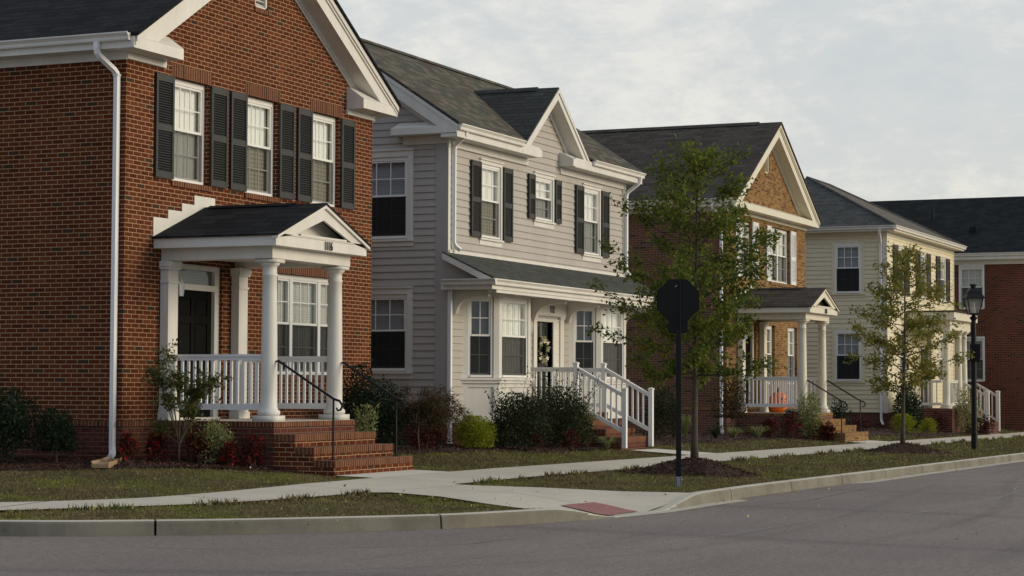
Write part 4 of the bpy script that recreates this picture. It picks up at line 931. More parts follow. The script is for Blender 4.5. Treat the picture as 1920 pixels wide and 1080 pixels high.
    m = MB(); m.box(px0-.16, px1+.16, 14.80, F-.02, 4.22, 4.27); m.build('porch_roof', RF4x, h)
    text(h, '1104', (73.6, 14.84, 4.08), R(90), 0, .19)
    railing(h, (70.75, 15.4), (70.75, F-.05), fz+.98, fz+.98, fz+.12, fz+.12, .14, WHITE); railing(h, (70.95, 15.22), (72.5, 15.22), fz+.98, fz+.98, fz+.12, fz+.12, .14, WHITE)
    steps(h, 72.9, 74.6, [14.72, 14.46, 14.2], [.76, .6, .44], -.2, 14.98, BR4, BR4, TREAD)
    for x in (73.02, 74.95):
        newel(h, x, 14.28, .1, 1.50, .13, WHITE); railing(h, (x, 14.34), (x, 15.2), 1.42, 1.92, .45, .98, .14, WHITE)
    return h
house4()
def house5():
    X0, F, gz = 81.0, 11.0, .35; YB = 26; h = thing('dark_brick_house', (X0, F, gz), 'dark red brick building with a long black roof, farthest at the right edge', 'house')
    Ml = left(X0); EZ = 6.86; sl = .6; xa = X0-.34; RX = xa+4.25; RZ = EZ+4.25*sl
    hl = [(15.93, 16.90, 4.70, 6.40), (15.93, 16.86, 1.90, 3.60), (12.2, 13.2, 4.70, 6.40), (12.2, 13.2, 1.90, 3.60)]
    w = MB(); wall(w, Ml, F, YB, 1.08, 6.75, hl, reveal=.1); w.add([(X0, F, .2), (2*RX-X0, F, .2), (2*RX-X0, F, EZ), (RX, F, RZ), (X0, F, EZ)], [(0, 1, 2, 3, 4)]); w.build('wall', BR5, h)
    f = MB(); f.box(X0-.02, 2*RX-X0+.02, F-.02, YB, -.2, 1.08); f.build('foundation_wall', BR5, h)
    for a, b, c, d in hl:
        window(h, Ml, a+.003, b-.003, c+.003, d-.003, 3, 2, rec=.03, fw=.07, up=BLIND if c > 4 else BLINDD, low=BLINDD, scr=SCREEN)
        casing(h, Ml, a+.05, b-.05, c+.05, d-.02, .06, .02, VINYL, cap=False, sill=False)
        m = MB(); m.mbox(Ml, a-.05, b+.05, d, d+.2, -.006, .02); m.build('soldier_lintel', BR1R, h)
    m = MB()
    for sg in (0, 1):
        x = xa if not sg else 2*RX-xa
        m.add([(x, F-.3, EZ), (x, YB+.3, EZ), (RX, YB+.3, RZ), (RX, F-.3, RZ)], [(0, 1, 2, 3)])
    m.build('roof', RF5, h, recalc=False)
    m = MB(); m.box(xa, xa+.03, F-.3, YB, 6.62, 6.84); m.box(xa+.03, X0, F-.3, YB, 6.62, 6.64); m.box(X0-.05, X0, F, YB, 6.44, 6.62); m.build('eave_trim', WHITE, h)
    gutter(h, left(xa), F-.3, YB, 6.87)
    for y, x in ((18.4, 83.2), (16.6, 82.3)):
        v = MB(); z = EZ+(x-xa)*sl
        if x > 83: v.tube([(x, y, z-.1), (x, y, z+.45)], .045, 8)
        else: v.box(x-.12, x+.1, y-.14, y+.14, z-.05, z+.16)
        v.build('roof_vent_pipe', IRON, h)
    return h
house5()

# ------------------------------------------------------------------ plants
def leafmesh(name, P, size, mat, parent=None, loc=None, up=.3, aspect=.5, dirs=None, jit=.35):
    P = np.asarray(P, float); n = len(P); Lc = np.array(rootloc(parent) if parent is not None else (loc or (0, 0, 0)))
    d = RNG.normal(size=(n, 3)) if dirs is None else np.asarray(dirs)+RNG.normal(size=(n, 3))*jit
    d[:, 2] += up*0; d /= np.linalg.norm(d, axis=1)[:, None]
    r = RNG.normal(size=(n, 3)); r[:, 2] *= .6; s = np.cross(d, r); s /= np.linalg.norm(s, axis=1)[:, None]
    nn = np.cross(d, s)
    l = size*RNG.uniform(.6, 1.25, n)[:, None]; w = l*aspect
    v = np.stack([P, P+d*l*.5+s*w*.5+nn*l*.06, P+d*l-nn*l*.08, P+d*l*.5-s*w*.5+nn*l*.06], 1)-Lc
    me = bpy.data.meshes.new(name); me.vertices.add(4*n); me.vertices.foreach_set('co', v.reshape(-1).astype(np.float32))
    me.loops.add(4*n); me.loops.foreach_set('vertex_index', np.arange(4*n, dtype=np.int32)); me.polygons.add(n); me.polygons.foreach_set('loop_start', np.arange(0, 4*n, 4, dtype=np.int32)); me.update(calc_edges=True)
    me.materials.append(mat); o = bpy.data.objects.new(name, me); COL.objects.link(o)
    if parent is not None: o.parent = parent
    elif loc is not None: o.location = loc
    return o
LF_TREE = leafmat('pin_oak_leaves', [(.042, .068, .014), (.074, .112, .020), (.112, .152, .025), (.17, .195, .032), (.29, .22, .035)], .45)
LF_TREE2 = leafmat('maple_leaves', [(.09, .12, .022), (.16, .18, .032), (.23, .24, .045), (.28, .24, .05), (.22, .11, .04)], .45)
LF_DARK = leafmat('dark_holly_leaves', [(.008, .017, .010), (.014, .028, .014), (.022, .04, .018), (.034, .055, .022)], .15, .45)
LF_BUSH = leafmat('olive_leaves', [(.012, .022, .012), (.024, .038, .016), (.045, .055, .022), (.05, .04, .022)], .2)
LF_YEL = leafmat('golden_leaves', [(.12, .15, .014), (.24, .27, .022), (.38, .39, .035)], .3)
LF_VAR = leafmat('variegated_leaves', [(.07, .10, .03), (.20, .23, .07), (.42, .42, .20), (.12, .15, .04)], .3)
LF_RED = leafmat('red_flowers', [(.16, .006, .008), (.32, .012, .014), (.55, .03, .028)], .25)
LF_REDD = leafmat('dark_red_leaves', [(.022, .018, .010), (.045, .014, .011), (.075, .016, .013), (.10, .024, .016)], .2)
LF_MAP = leafmat('bronze_leaves', [(.035, .024, .013), (.062, .046, .02), (.10, .062, .03), (.045, .055, .02)], .3)
LF_MYR = leafmat('myrtle_leaves', [(.04, .06, .015), (.07, .09, .022), (.12, .125, .035), (.12, .075, .025)], .35)
GRASSB = leafmat('grass_blades', [(.05, .06, .018), (.085, .10, .026), (.13, .13, .045), (.20, .17, .09)], .3)
def shrub(name, x, y, label, mat, rx, h, n, size, cat='shrub', group=None, base=.12, clump=14, spiky=0, aspect=.5, stems=7, stemmat=None, extra=None, trunk=False, ry=None, floor=.0):
    z = hgt(x, y); ry = ry or rx; t = thing(name, (x, y, z), label, cat, group)
    c = []
    for i in range(clump):
        a = RNG.uniform(0, 2*math.pi); ph = RNG.uniform(-.6, 1)*1.3; q = .62*RNG.uniform(.35, 1)**.5
        c.append((q*math.cos(a)*math.cos(ph)*.95, q*math.sin(a)*math.cos(ph)*.95, .54+q*math.sin(ph)*.58))
    c = np.array(c); c[:, 2] *= 1-(.45 if spiky >= 20 else .12)*(c[:, 0]**2+c[:, 1]**2)/.4; k = RNG.integers(0, clump, n); off = RNG.normal(size=(n, 3)); off /= np.linalg.norm(off, axis=1)[:, None]; off *= (RNG.uniform(.2, 1, n)**.45)[:, None]*.40
    U = c[k]+off; U[:, 2] = np.clip(U[:, 2], base, 1.08); P = np.array([x, y, z])+U*np.array([rx, ry, h]); D = off+np.array([0, 0, .15])
    if spiky:
        S = []; SD = []
        for i in range(spiky):
            a = RNG.uniform(0, 2*math.pi); r0 = RNG.uniform(.3, .85); hh = RNG.uniform(.85, 1.30 if spiky < 20 else 1.42)*h; lean = RNG.uniform(.1, .45 if spiky < 20 else .75)
            p0 = np.array([x+rx*r0*.6*math.cos(a), y+ry*r0*.6*math.sin(a), z+h*.5]); p1 = np.array([x+rx*(r0*.6+lean)*math.cos(a), y+ry*(r0*.6+lean)*math.sin(a), z+hh])
            for q in np.linspace(0, 1, 26): S.append(p0+(p1-p0)*q+RNG.normal(size=3)*.02); SD.append((p1-p0)*.6)
        P = np.vstack([P, S]); D = np.vstack([D, np.array(SD)])
    leafmesh('foliage', P, size, mat, t, aspect=aspect, dirs=D*1.5)
    m = MB()
    if trunk:
        m.tube([(x, y, z-.05), (x+.02, y, z+h*.3), (x, y+.02, z+h*.6)], [.022, .018, .01], 6)
    for i in range(stems):
        k = c[RNG.integers(0, clump)]; b0 = Vector((x+RNG.uniform(-.03, .03), y+RNG.uniform(-.03, .03), z-.03 if not trunk else z+h*.3)); e = Vector((x+k[0]*rx, y+k[1]*ry, z+k[2]*h))
        m.tube([b0, b0.lerp(e, .5)+Vector((0, 0, .04*h)), e], [.012, .008, .004], 5)
    m.build('stem', stemmat or STEM, t)
    if extra:
        emat, en, es, ename = extra
        k = RNG.integers(0, clump, en); off = RNG.normal(size=(en, 3)); off /= np.linalg.norm(off, axis=1)[:, None]
        U = c[k]+off*.42; U[:, 2] = np.clip(U[:, 2], .25, 1.15)
        Q = np.array([x, y, z])+U*np.array([rx, ry, h]); Q = np.repeat(Q, 5, 0)+RNG.normal(size=(en*5, 3))*es*.35
        leafmesh(ename, Q, es, emat, t, aspect=.8)
    return t
shrub('holly_shrub', 24.75, 19.0, 'large dark shrub cut by the left edge of the photo', LF_DARK, .58, .98, 5200, .05, spiky=4)
shrub('holly_shrub', 24.95, 18.33, 'round dark ball shrub on a thin trunk against the red brick side wall', LF_DARK, .36, .72, 4200, .042, trunk=True, base=.28)
RG = 'red flowering plants along the porch of the red brick house'
for (x, y, s, lb) in ((25.1, 17.2, 1, 'red flowering plant beside the foot of the near downspout'), (25.68, 17.1, .95, 'red flowering plant just left of the thin young tree'), (26.47, 16.9, 1.12, 'red flowering plant touching the left side of the cream variegated shrub'), (27.04, 16.65, .95, 'red flowering plant in front of the right side of the cream variegated shrub'), (27.45, 16.45, 1.15, 'red flowering plant nearest to the brick porch steps')):
    X_ = min(x, 27.6); y_ = y
    if x > 26.3: y_ = 15.42 if x > 27 else y
    P_ = {26.47: (25.98, 16.55), 27.04: (26.10, 16.13), 27.45: (26.36, 15.85)}.get(x, (x, y))
    shrub('red_flower', P_[0], P_[1], lb, LF_REDD, .20*s, .37*s, 620, .05, 'flowers', RG, base=.05, clump=9, stems=5, extra=(LF_RED, 26, .038, 'blossom'))
shrub('variegated_shrub', 26.15, 16.38, 'pale yellow-green variegated shrub between red flowers below the porch rail', LF_VAR, .34, .60, 2600, .042, extra=None)
shrub('variegated_shrub', 30.35, 16.1, 'tall pale variegated shrub close to the right end of the red brick steps', LF_VAR, .26, .80, 620, .05, spiky=6, clump=6)
shrub('holly_shrub', 31.7, 17.0, 'dark holly shrub behind the handrail of the red brick house', LF_DARK, .50, 1.36, 4200, .055, spiky=9)
shrub('holly_shrub', 33.1, 17.25, 'broad dark evergreen shrub left of the bronze maple', LF_DARK, .55, 1.12, 4200, .055, spiky=7)
shrub('dwarf_red_shrub', 34.1, 16.9, 'low dark red shrub under the bronze weeping maple', LF_REDD, .3, .32, 500, .05)
shrub('dwarf_red_shrub', 35.15, 17.1, 'dark red shrub between the bronze maple and the golden shrub', LF_REDD, .26, .42, 600, .05)
shrub('golden_shrub', 36.0, 16.75, 'rounded bright yellow-green shrub below the grey house downspout', LF_YEL, .55, .56, 7500, .05, aspect=.28, ry=.50, clump=24)
shrub('spreading_shrub', 37.2, 16.35, 'dark spreading shrub with arching shoots under the first bay window', LF_BUSH, 1.05, 1.0, 7500, .055, spiky=34, ry=.66, clump=18)
shrub('spreading_shrub', 39.3, 16.35, 'widest dark shrub with arching shoots beside the white stair rail', LF_BUSH, 1.20, 1.12, 9500, .055, spiky=46, ry=.76, clump=20)
shrub('dwarf_red_shrub', 37.1, 15.95, 'small dark red plant at the left foot of the spreading shrubs', LF_REDD, .2, .34, 420, .045)
shrub('dwarf_red_shrub', 38.6, 15.85, 'small dark red plant at the foot of the widest dark shrub', LF_REDD, .24, .40, 520, .045)
shrub('variegated_shrub', 40.2, 16.15, 'pale leafy plant left of the newel post of the white stair rail', LF_VAR, .24, .85, 520, .05, spiky=4)
def tuft(x, y, label, r=.3, h=.28, mat=LF_VAR, n=70, group=None):
    z = hgt(x, y); m = MB()
    for i in range(n):
        a = RNG.uniform(0, 2*math.pi); rr = r*RNG.uniform(.5, 1); hh = h*RNG.uniform(.6, 1.1); w = .013; dx, dy = math.cos(a), math.sin(a); vs = []
        for t in (0, .35, .7, 1): 
            q = rr*t; zz = z+hh*math.sin(t*2.3)*.95; ww = w*(1-t*.85)*(.6+t if t < .4 else 1); vs += [(x+dx*q-dy*ww, y+dy*q+dx*ww, zz), (x+dx*q+dy*ww, y+dy*q-dx*ww, zz)]
        m.add(vs, [(0, 1, 3, 2), (2, 3, 5, 4), (4, 5, 7, 6)])
    o = m.build('grass_tuft', mat, loc=(x, y, z), recalc=False); return setp(o, label, 'tuft plant', group)
tuft(39.95, 15.6, 'pale strap-leaved tuft in front of the white stair rail post', .34, .30)
tuft(50.0, 16.6, 'strap-leaved tuft left of the tan house downspout', .42, .36, LF_BUSH); tuft(50.9, 16.4, 'pale tuft just right of the tan house downspout', .36, .30); tuft(52.6, 16.3, 'pale tuft in front of the tan house porch wall', .46, .34)
tuft(48.3, 16.8, 'pale yellow tuft beside the trunk of the leafy street tree', .30, .62, LF_VAR, 60)
shrub('dark_shrub', 46.9, 16.95, 'dark loose shrub right of the white stair rail against the brown brick wall', LF_BUSH, .60, 1.15, 3200, .06, spiky=6)
shrub('dwarf_red_shrub', 48.0, 17.0, 'red shrub left of the trunk of the leafy street tree', LF_REDD, .22, .75, 500, .06)
shrub('small_tree_shrub', 52.3, 16.9, 'bushy dark shrub on a stem in front of the tan house downspout', LF_MAP, .62, 1.55, 3200, .06, trunk=True, base=.35)
RG3 = 'dark red shrubs in front of the tan house'
for x, y, lb, s in ((53.6, 16.2, 'dark red shrub at the left of the tan house porch wall', .9), (54.3, 15.85, 'dark red shrub left of the tall variegated shrub of the tan house', 1.15), (55.15, 15.15, 'dark red shrub nearest to the tan brick steps', .9)):
    shrub('dwarf_red_shrub', x, y, lb, LF_REDD, .34*s, .62*s, 900, .06, 'shrub', RG3, extra=(LF_RED, 14, .05, 'blossom'))
shrub('variegated_shrub', 54.85, 15.55, 'tall pale variegated shrub in front of the tan house porch column', LF_VAR, .44, 1.15, 2600, .06, spiky=5)
shrub('dark_shrub', 60.5, 16.2, 'small dark shrub right of the tan house porch columns', LF_DARK, .4, .9, 700, .07, spiky=4)
shrub('dwarf_red_shrub', 60.7, 15.6, 'small red shrub behind the handrail of the tan brick steps', LF_REDD, .35, .45, 400, .07)
shrub('golden_shrub', 65.9, 15.5, 'yellow-green shrub at the corner of the cream house', LF_YEL, .62, .55, 2200, .07, aspect=.3)
shrub('golden_shrub', 67.9, 15.2, 'smaller yellow-green shrub right of the trunk of the sparse tree', LF_YEL, .45, .45, 1100, .07, aspect=.3)
shrub('dark_shrub', 67.9, 15.9, 'large rounded dark shrub below the cream house porch rail', LF_DARK, 1.25, 1.35, 4200, .08, ry=.5, clump=26)
shrub('dwarf_red_shrub', 69.1, 15.2, 'dark red shrub left of the cream house porch column', LF_REDD, .5, .62, 900, .07)
shrub('variegated_shrub', 71.3, 14.6, 'pale variegated shrub beside the cream house stair rail', LF_VAR, .55, 1.5, 1400, .08, spiky=5)
shrub('dwarf_red_shrub', 72.3, 14.2, 'dark red shrub beside the black lamp post foot', LF_REDD, .35, .6, 500, .07)

def branchtree(name, x, y, zg, label, H, prof, nb, ntw, nlf, leaf, mat, r0, z1, sprig=.0, cat='tree', lean=0, tw=.30, upang=(25, 55), group=None, thin=True):
    t = thing(name, (x, y, zg), label, cat, group); m = MB(); P = []; D = []
    tp = [Vector((x+lean*k*k*H*.01+.03*math.sin(k*5+x), y+.03*math.cos(k*4), zg-.06+H*.97*k)) for k in np.linspace(0, 1, 12)]
    m.tube(tp, [r0*(1-.86*k)*(1.35 if k == 0 else 1) for k in np.linspace(0, 1, 12)], 10)
    for i in range(nb):
        f = (i+.5)/nb; zb = z1+(H*.97-z1)*f**1.0; az = i*2.39996+RNG.uniform(-.4, .4); R_ = prof(zb)*RNG.uniform(.42, 1.12); nl_ = int(nlf*(1.45-.95*f)) if thin else nlf
        el = R(RNG.uniform(*upang)); k = zb/H/.97; a = tp[0].lerp(tp[-1], min(k, 1)); a = Vector((tp[min(11, int(k*11))].x, tp[min(11, int(k*11))].y, zg+zb))
        e = a+Vector((math.cos(az)*R_, math.sin(az)*R_, math.tan(el)*R_*.75)); mid = a.lerp(e, .5)+Vector((0, 0, -.06*R_+RNG.uniform(-.05, .05)))
        rb = max(.006, r0*.32*(1-f*.7)); pts = [a, mid, e]; m.tube(pts, [rb, rb*.6, rb*.25], 6)
        for j in range(ntw):
            s = RNG.uniform(.25, 1.0); b_ = (a.lerp(mid, s*2) if s < .5 else mid.lerp(e, s*2-1)); ll = tw*RNG.uniform(.5, 1.3)*(1.15-s*.35)
            dv = Vector((math.cos(az)+RNG.normal()*.8, math.sin(az)+RNG.normal()*.8, RNG.normal()*.45+.35)).normalized()*ll; c = b_+dv
            m.tube([b_, c], [.006, .003], 4)
            q = RNG.uniform(.15, 1.08, nl_)[:, None]; P.append(np.array(b_)+np.array(dv)*q+RNG.normal(size=(nl_, 3))*.045*(tw/.3)); D.append(np.tile(np.array(dv)/ll*.5, (nl_, 1)))
    m.build('trunk', BARK, t, smooth=True); leafmesh('crown', np.vstack(P), leaf, mat, t, aspect=.55, dirs=np.vstack(D), jit=.6)
    return t
def prof1(z):
    return np.interp(z, [1.3, 1.8, 2.3, 2.9, 3.4, 4.1, 4.7, 5.25], [1.05, 1.50, 1.66, 1.48, 1.12, 1.0, .70, .22])
MX, MY = 33.0, 11.3; M2X, M2Y = 49.2, 11.6
def mound(x, y, r, h, label):
    m = MB(); rings = 14; seg = 48; z0 = [hgt(x+r*1.25*math.cos(k*2*math.pi/seg), y+r*1.25*math.sin(k*2*math.pi/seg)) for k in range(seg)]
    vs = []; 
    for i in range(rings+1):
        t = i/rings
        for k in range(seg):
            a = 2*math.pi*k/seg; rr = r*t*(1+.10*math.sin(3*a+x)+.05*math.sin(7*a)); px, py = x+rr*math.cos(a), y+rr*math.sin(a)
            vs.append((px, py, hgt(px, py)+h*(math.cos(t*math.pi)*.5+.5)**.8+.022*(1-t)+(RNG.uniform(-.012, .012) if i < rings else -.02)))
    m.add(vs, [(i*seg+k, i*seg+(k+1) % seg, (i+1)*seg+(k+1) % seg, (i+1)*seg+k) for i in range(rings) for k in range(seg)])
    m.v = [(a-x, b_-y, c-0) for a, b_, c in m.v]
    o = m.build('mulch_mound', SOIL, recalc=False); o.location = (x, y, 0); return setp(o, label, 'mulch mound')
CHIP = leafmat('bark_chips', [(.03, .014, .01), (.07, .034, .022), (.12, .06, .04)], .02)
def chips():
    P = []
    for (cx, cy, r, hh, n) in ((MX, MY, 1.1, .23, 2600), (M2X, M2Y, 1.05, .20, 1500)):
        for _ in range(n):
            a = RNG.uniform(0, 6.283); t = RNG.uniform(0, 1.04)**.6; rr = r*t*(1+.10*math.sin(3*a+cx)+.05*math.sin(7*a)); px, py = cx+rr*math.cos(a), cy+rr*math.sin(a)
            P.append((px, py, hgt(px, py)+hh*(math.cos(min(t, 1)*math.pi)*.5+.5)**.8+.022*(1-min(t, 1))+.012))
    for bd, n in zip(beds_, (3200, 3000, 1800, 1200)):
        x0, x1 = min(p[0] for p in bd), max(p[0] for p in bd); X = RNG.uniform(x0, x1, n*3); Y = RNG.uniform(14.4, 19.5, n*3); k = inpoly(X, Y, bd); X, Y = X[k][:n], Y[k][:n]
        P += [(a, b_, hgt(a, b_)+.024) for a, b_ in zip(X, Y)]
    o = leafmesh('mulch_chips', P, .05, CHIP, loc=(0, 0, 0), aspect=.45, dirs=RNG.normal(size=(len(P), 3))*np.array([1, 1, .25]), jit=.1); setp(o, 'loose dark bark chips on the mulch mounds and flower beds', 'mulch', kind='stuff')
mound(MX, MY, 1.08, .23, 'dark brown mulch mound around the trunk behind the sign post'); mound(M2X, M2Y, 1.02, .20, 'farther low mulch mound around the trunk of the sparse tree')
branchtree('street_tree', MX, MY, hgt(MX, MY)+.20, 'leafy green young street tree standing right behind the black octagonal sign', 5.28, prof1, 66, 8, 31, .080, LF_TREE, .062, 1.30, tw=.36, upang=(8, 50))
def prof2(z): return np.interp(z, [1.1, 1.8, 2.6, 3.4, 4.2, 4.9], [.9, 1.45, 1.30, .95, .55, .12])
branchtree('sparse_tree', M2X, M2Y, hgt(M2X, M2Y)+.18, 'slender street tree with sparse yellow-green leaves in front of the cream house', 4.75, prof2, 56, 7, 23, .085, LF_TREE2, .055, 1.15, tw=.36, upang=(8, 46))
# young multi-stemmed tree by the porch
def myrtle(x, y):
    zg = hgt(x, y); t = thing('young_tree', (x, y, zg), 'thin multi-stemmed young tree in front of the red brick porch', 'tree'); m = MB(); P = []; D = []
    tips = [(-.34, .05, 1.35, 1.0), (.02, -.1, 1.30, 1.0), (.30, .1, 1.18, 1), (.52, -.05, 1.22, .9), (.15, .2, .95, .8), (-.15, -.2, 1.0, .8), (.25, -.25, .8, .7), (-.33, .0, .55, .35), (.12, .1, .42, .35), (-.22, .1, 1.66, .35)]
    # the canopy leans along the facade; left/right across the view is roughly (-x+y)
    for i, (s_, d, h_, w) in enumerate(tips):
        e = Vector((x+s_*.45+d, y-s_*.85+d*.5, zg+h_)); b0 = Vector((x, y, zg)); md = b0.lerp(e, .55)+Vector((0, 0, .12)); m.tube([b0, Vector((x, y, zg+.3)), md, e], [.016, .014, .009, .004], 6)
        for j in range(int(24*w)+6):
            q = RNG.uniform(.45, 1.1); b_ = (md.lerp(e, min(q, 1))); dv = Vector((RNG.normal()*.5, RNG.normal()*.5, RNG.normal()*.28+.1)).normalized()*RNG.uniform(.08, .26); m.tube([b_, b_+dv], [.004, .002], 4)
            qq = RNG.uniform(.1, 1.1, 15)[:, None]; P.append(np.array(b_)+np.array(dv)*qq+RNG.normal(size=(15, 3))*.028); D.append(np.tile(np.array(dv)*2, (15, 1)))
    m.build('stem', STEM, t, smooth=True); leafmesh('foliage', np.vstack(P), .056, LF_MYR, t, aspect=.5, dirs=np.vstack(D), jit=.7)
myrtle(25.75, 16.75)
def jmaple(x, y):
    zg = hgt(x, y); t = thing('weeping_maple', (x, y, zg), 'bronze weeping maple in front of the side wall of the grey house', 'tree'); m = MB(); P = []; D = []
    top = Vector((x+.05, y, zg+.62)); m.tube([(x+.03, y, zg-.03), (x-.03, y, zg+.3), top], [.026, .02, .016], 8)
    for i in range(64):
        a = RNG.uniform(0, 2*math.pi); L_ = RNG.uniform(.45, 1.05); up = RNG.uniform(.15, .62); pts = []
        low = RNG.uniform(-.38, .10); up = RNG.uniform(.10, .50)
        for q in np.linspace(0, 1, 6): pts.append(top+Vector((math.cos(a)*L_*q, math.sin(a)*L_*q*.85, low*min(1, q*2)+up*math.sin(q*2.75)*1.05)))
        m.tube(pts, [.012, .01, .008, .006, .004, .003], 5)
        for k in range(28):
            q = RNG.uniform(.25, 1.0); j = min(4, int(q*5)); b_ = pts[j].lerp(pts[j+1], q*5-j); dv = Vector((math.cos(a)*.7+RNG.normal()*.5, math.sin(a)*.7+RNG.normal()*.5, RNG.normal()*.25-.35)).normalized()*.16
            qq = RNG.uniform(0, 1, 6)[:, None]; P.append(np.array(b_)+np.array(dv)*qq+RNG.normal(size=(6, 3))*.03); D.append(np.tile(np.array(dv)*4, (6, 1)))
    m.build('trunk', STEM, t, smooth=True); leafmesh('foliage', np.vstack(P), .065, LF_MAP, t, aspect=.22, dirs=np.vstack(D), jit=.5)
jmaple(33.85, 16.9)

# ------------------------------------------------------------------ mulch beds and grass
def bed(loop, name='mulch_bed'):
    return sheet([loop], name, SOIL, .22, lambda x, y: hgt(x, y)+.012+.012*math.sin(x*9+y*5)*math.sin(y*11-x*3), kind='structure')
def wob(x0, x1, y, amp=.1, n=14, ph=0): return [(x0+(x1-x0)*i/n, y+amp*math.sin(i*1.9+ph)+amp*.5*math.sin(i*3.1)) for i in range(n+1)]
beds = [[(25.66, 40), (25.66, 17.69), (26.58, 17.69), (26.58, 15.2)]+[(26.3, 15.35), (25.7, 16.05), (25.0, 16.5), (24.35, 17.2), (24.0, 18.2), (23.9, 20), (23.9, 40)],
        [(29.15, 17.69), (36.6, 17.69), (36.7, 17.6), (40.6, 17.6), (40.6, 15.75)]+wob(40.4, 36.3, 15.75, .07, 10)+wob(35.8, 29.6, 16.45, .08, 12)+[(29.2, 15.7)],
        [(42.42, 15.9), (42.42, 17.68), (55.2, 17.68), (55.2, 14.9)]+[(54.6, 15.2)]+wob(53.8, 43.2, 16.0, .09, 16), [(57.8, 17.6), (62.3, 17.6), (67.5, 16.4), (72.9, 16.4), (72.9, 14.45)]+wob(72, 65, 14.6, .08, 10)+[(62.5, 15.6), (58.0, 15.1)]]
for i, bd in enumerate(beds): bed(bd)
def inpoly(X, Y, poly):
    c = np.zeros(len(X), bool); n = len(poly); j = n-1
    for i in range(n):
        xi, yi = poly[i]; xj, yj = poly[j]
        with np.errstate(divide='ignore', invalid='ignore'): k = ((yi > Y) != (yj > Y)) & (X < (xj-xi)*(Y-yi)/((yj-yi) or 1e-9)+xi)
        c ^= k; j = i
    return c
def grass():
    block = IN[20:]+[(149, 60), (17.2, 60)]; block = IN+[(149, 60)]
    P = []; S = []
    for (x0, x1, y0, y1, den, sz) in ((17.4, 30, 9.3, 18.5, 2600, .023), (30, 42, 9.3, 17.5, 1300, .030), (42, 55, 9.3, 17.5, 600, .040), (55, 84, 9.3, 17.5, 220, .055)):
        n = int((x1-x0)*(y1-y0)*den); X = RNG.uniform(x0, x1, n); Y = RNG.uniform(y0, y1, n)
        # patchy density
        f = .5+.25*np.sin(X*1.3+Y*.7)+.25*np.sin(X*.5-Y*2.1+1)+.2*np.sin(X*3.3+Y*4.1); k = inpoly(X, Y, block) & ~inpoly(X, Y, walkpoly) & (RNG.uniform(0, 1, n) < .35+.65*np.clip(f, 0, 1))
        for w in WPATHS: k &= ~inpoly(X, Y, w)
        for bd in beds: k &= ~inpoly(X, Y, bd)
        for (a, b_, r) in ((MX, MY, 1.0), (M2X, M2Y, .95)): k &= (X-a)**2+(Y-b_)**2 > r*r
        for (a, b_, c, d) in ((26.55, 29.2, 14.6, 18), (40.6, 42.4, 15.5, 18), (55.1, 57.9, 14.6, 18), (25.6, 200, 17.6, 60)): k &= ~((X > a) & (X < b_) & (Y > c) & (Y < d))
        X, Y = X[k], Y[k]; P.append(np.stack([X, Y], 1)); S.append(np.full(len(X), sz))
    # longer fringe along pavement edges
    for (x0, x1, yy, sgn) in ((27, 78, 12.66, -1),):
        n = 5200; X = RNG.uniform(x0, x1, n)**1.0; Y = yy-np.abs(RNG.normal(size=n))*.05; P.append(np.stack([X, Y], 1)); S.append(np.where(np.sin(X*2.1)+np.sin(X*5.3) > .2, .085, .045)*(1+(X-27)*.012))
    n = 1500; t = RNG.uniform(0, 1, n)**1; i = np.clip((t*(len(swn)-1)).astype(int), 0, len(swn)-2); A = np.array(swn); q = (t*(len(swn)-1)-i)[:, None]; Q = A[i]*(1-q)+A[i+1]*q; Q = Q[(Q[:, 1] < 18)]; Q += np.array([-.02, -.06])*np.abs(RNG.normal(size=(len(Q), 1))); P.append(Q); S.append(np.where(np.sin(Q[:, 0]*5.1) > .1, .075, .04))
    P = np.vstack(P); S = np.concatenate(S); n = len(P); Z = np.array([hgt(a, b_) for a, b_ in P])
    a = RNG.uniform(0, 2*math.pi, n); w = S*.17; h = S*RNG.uniform(.5, 1.3, n); le = RNG.normal(size=(n, 2))*S[:, None]*.45
    B = np.stack([P[:, 0], P[:, 1], Z-.005], 1); dx = np.stack([np.cos(a)*w, np.sin(a)*w, 0*w], 1); T = B+np.stack([le[:, 0], le[:, 1], h], 1)
    v = np.stack([B-dx, B+dx, T], 1).reshape(-1).astype(np.float32); me = bpy.data.meshes.new('grass'); me.vertices.add(3*n); me.vertices.foreach_set('co', v); me.loops.add(3*n); me.loops.foreach_set('vertex_index', np.arange(3*n, dtype=np.int32)); me.polygons.add(n); me.polygons.foreach_set('loop_start', np.arange(0, 3*n, 3, dtype=np.int32)); me.update(calc_edges=True)
    m, nt, b = newmat('grass'); co = objco(nt); g = nt.nodes.new('ShaderNodeNewGeometry'); n1 = noise(nt, co, .75, 6, .72)
    r1 = ramp(nt, [(0, (.09, .115, .022)), (.5, (.16, .185, .036)), (1, (.27, .26, .07))]); r2 = ramp(nt, [(0, (.065, .054, .026)), (.5, (.120, .100, .040)), (1, (.30, .235, .12))])
    for r_ in (r1, r2): nt.links.new(g.outputs['Random Per Island'], r_.inputs[0])
    rr = ramp(nt, [(.47, (0, 0, 0)), (.60, (1, 1, 1))]); nt.links.new(n1.outputs['Fac'], rr.inputs[0]); c = mixc(nt, r2.outputs[0], r1.outputs[0], rr.outputs[0]); n9 = noise(nt, co, 2.6, 4, .7); r9 = ramp(nt, [(.34, (.62, .58, .55)), (.5, (1, 1, 1)), (.68, (1.25, 1.22, 1.1))]); nt.links.new(n9.outputs['Fac'], r9.inputs[0]); c = mixc(nt, c, r9.outputs[0], 1, 'MULTIPLY'); nt.links.new(c, b.inputs['Base Color']); b.inputs['Roughness'].default_value = .7; b.inputs['Specular IOR Level'].default_value = .15
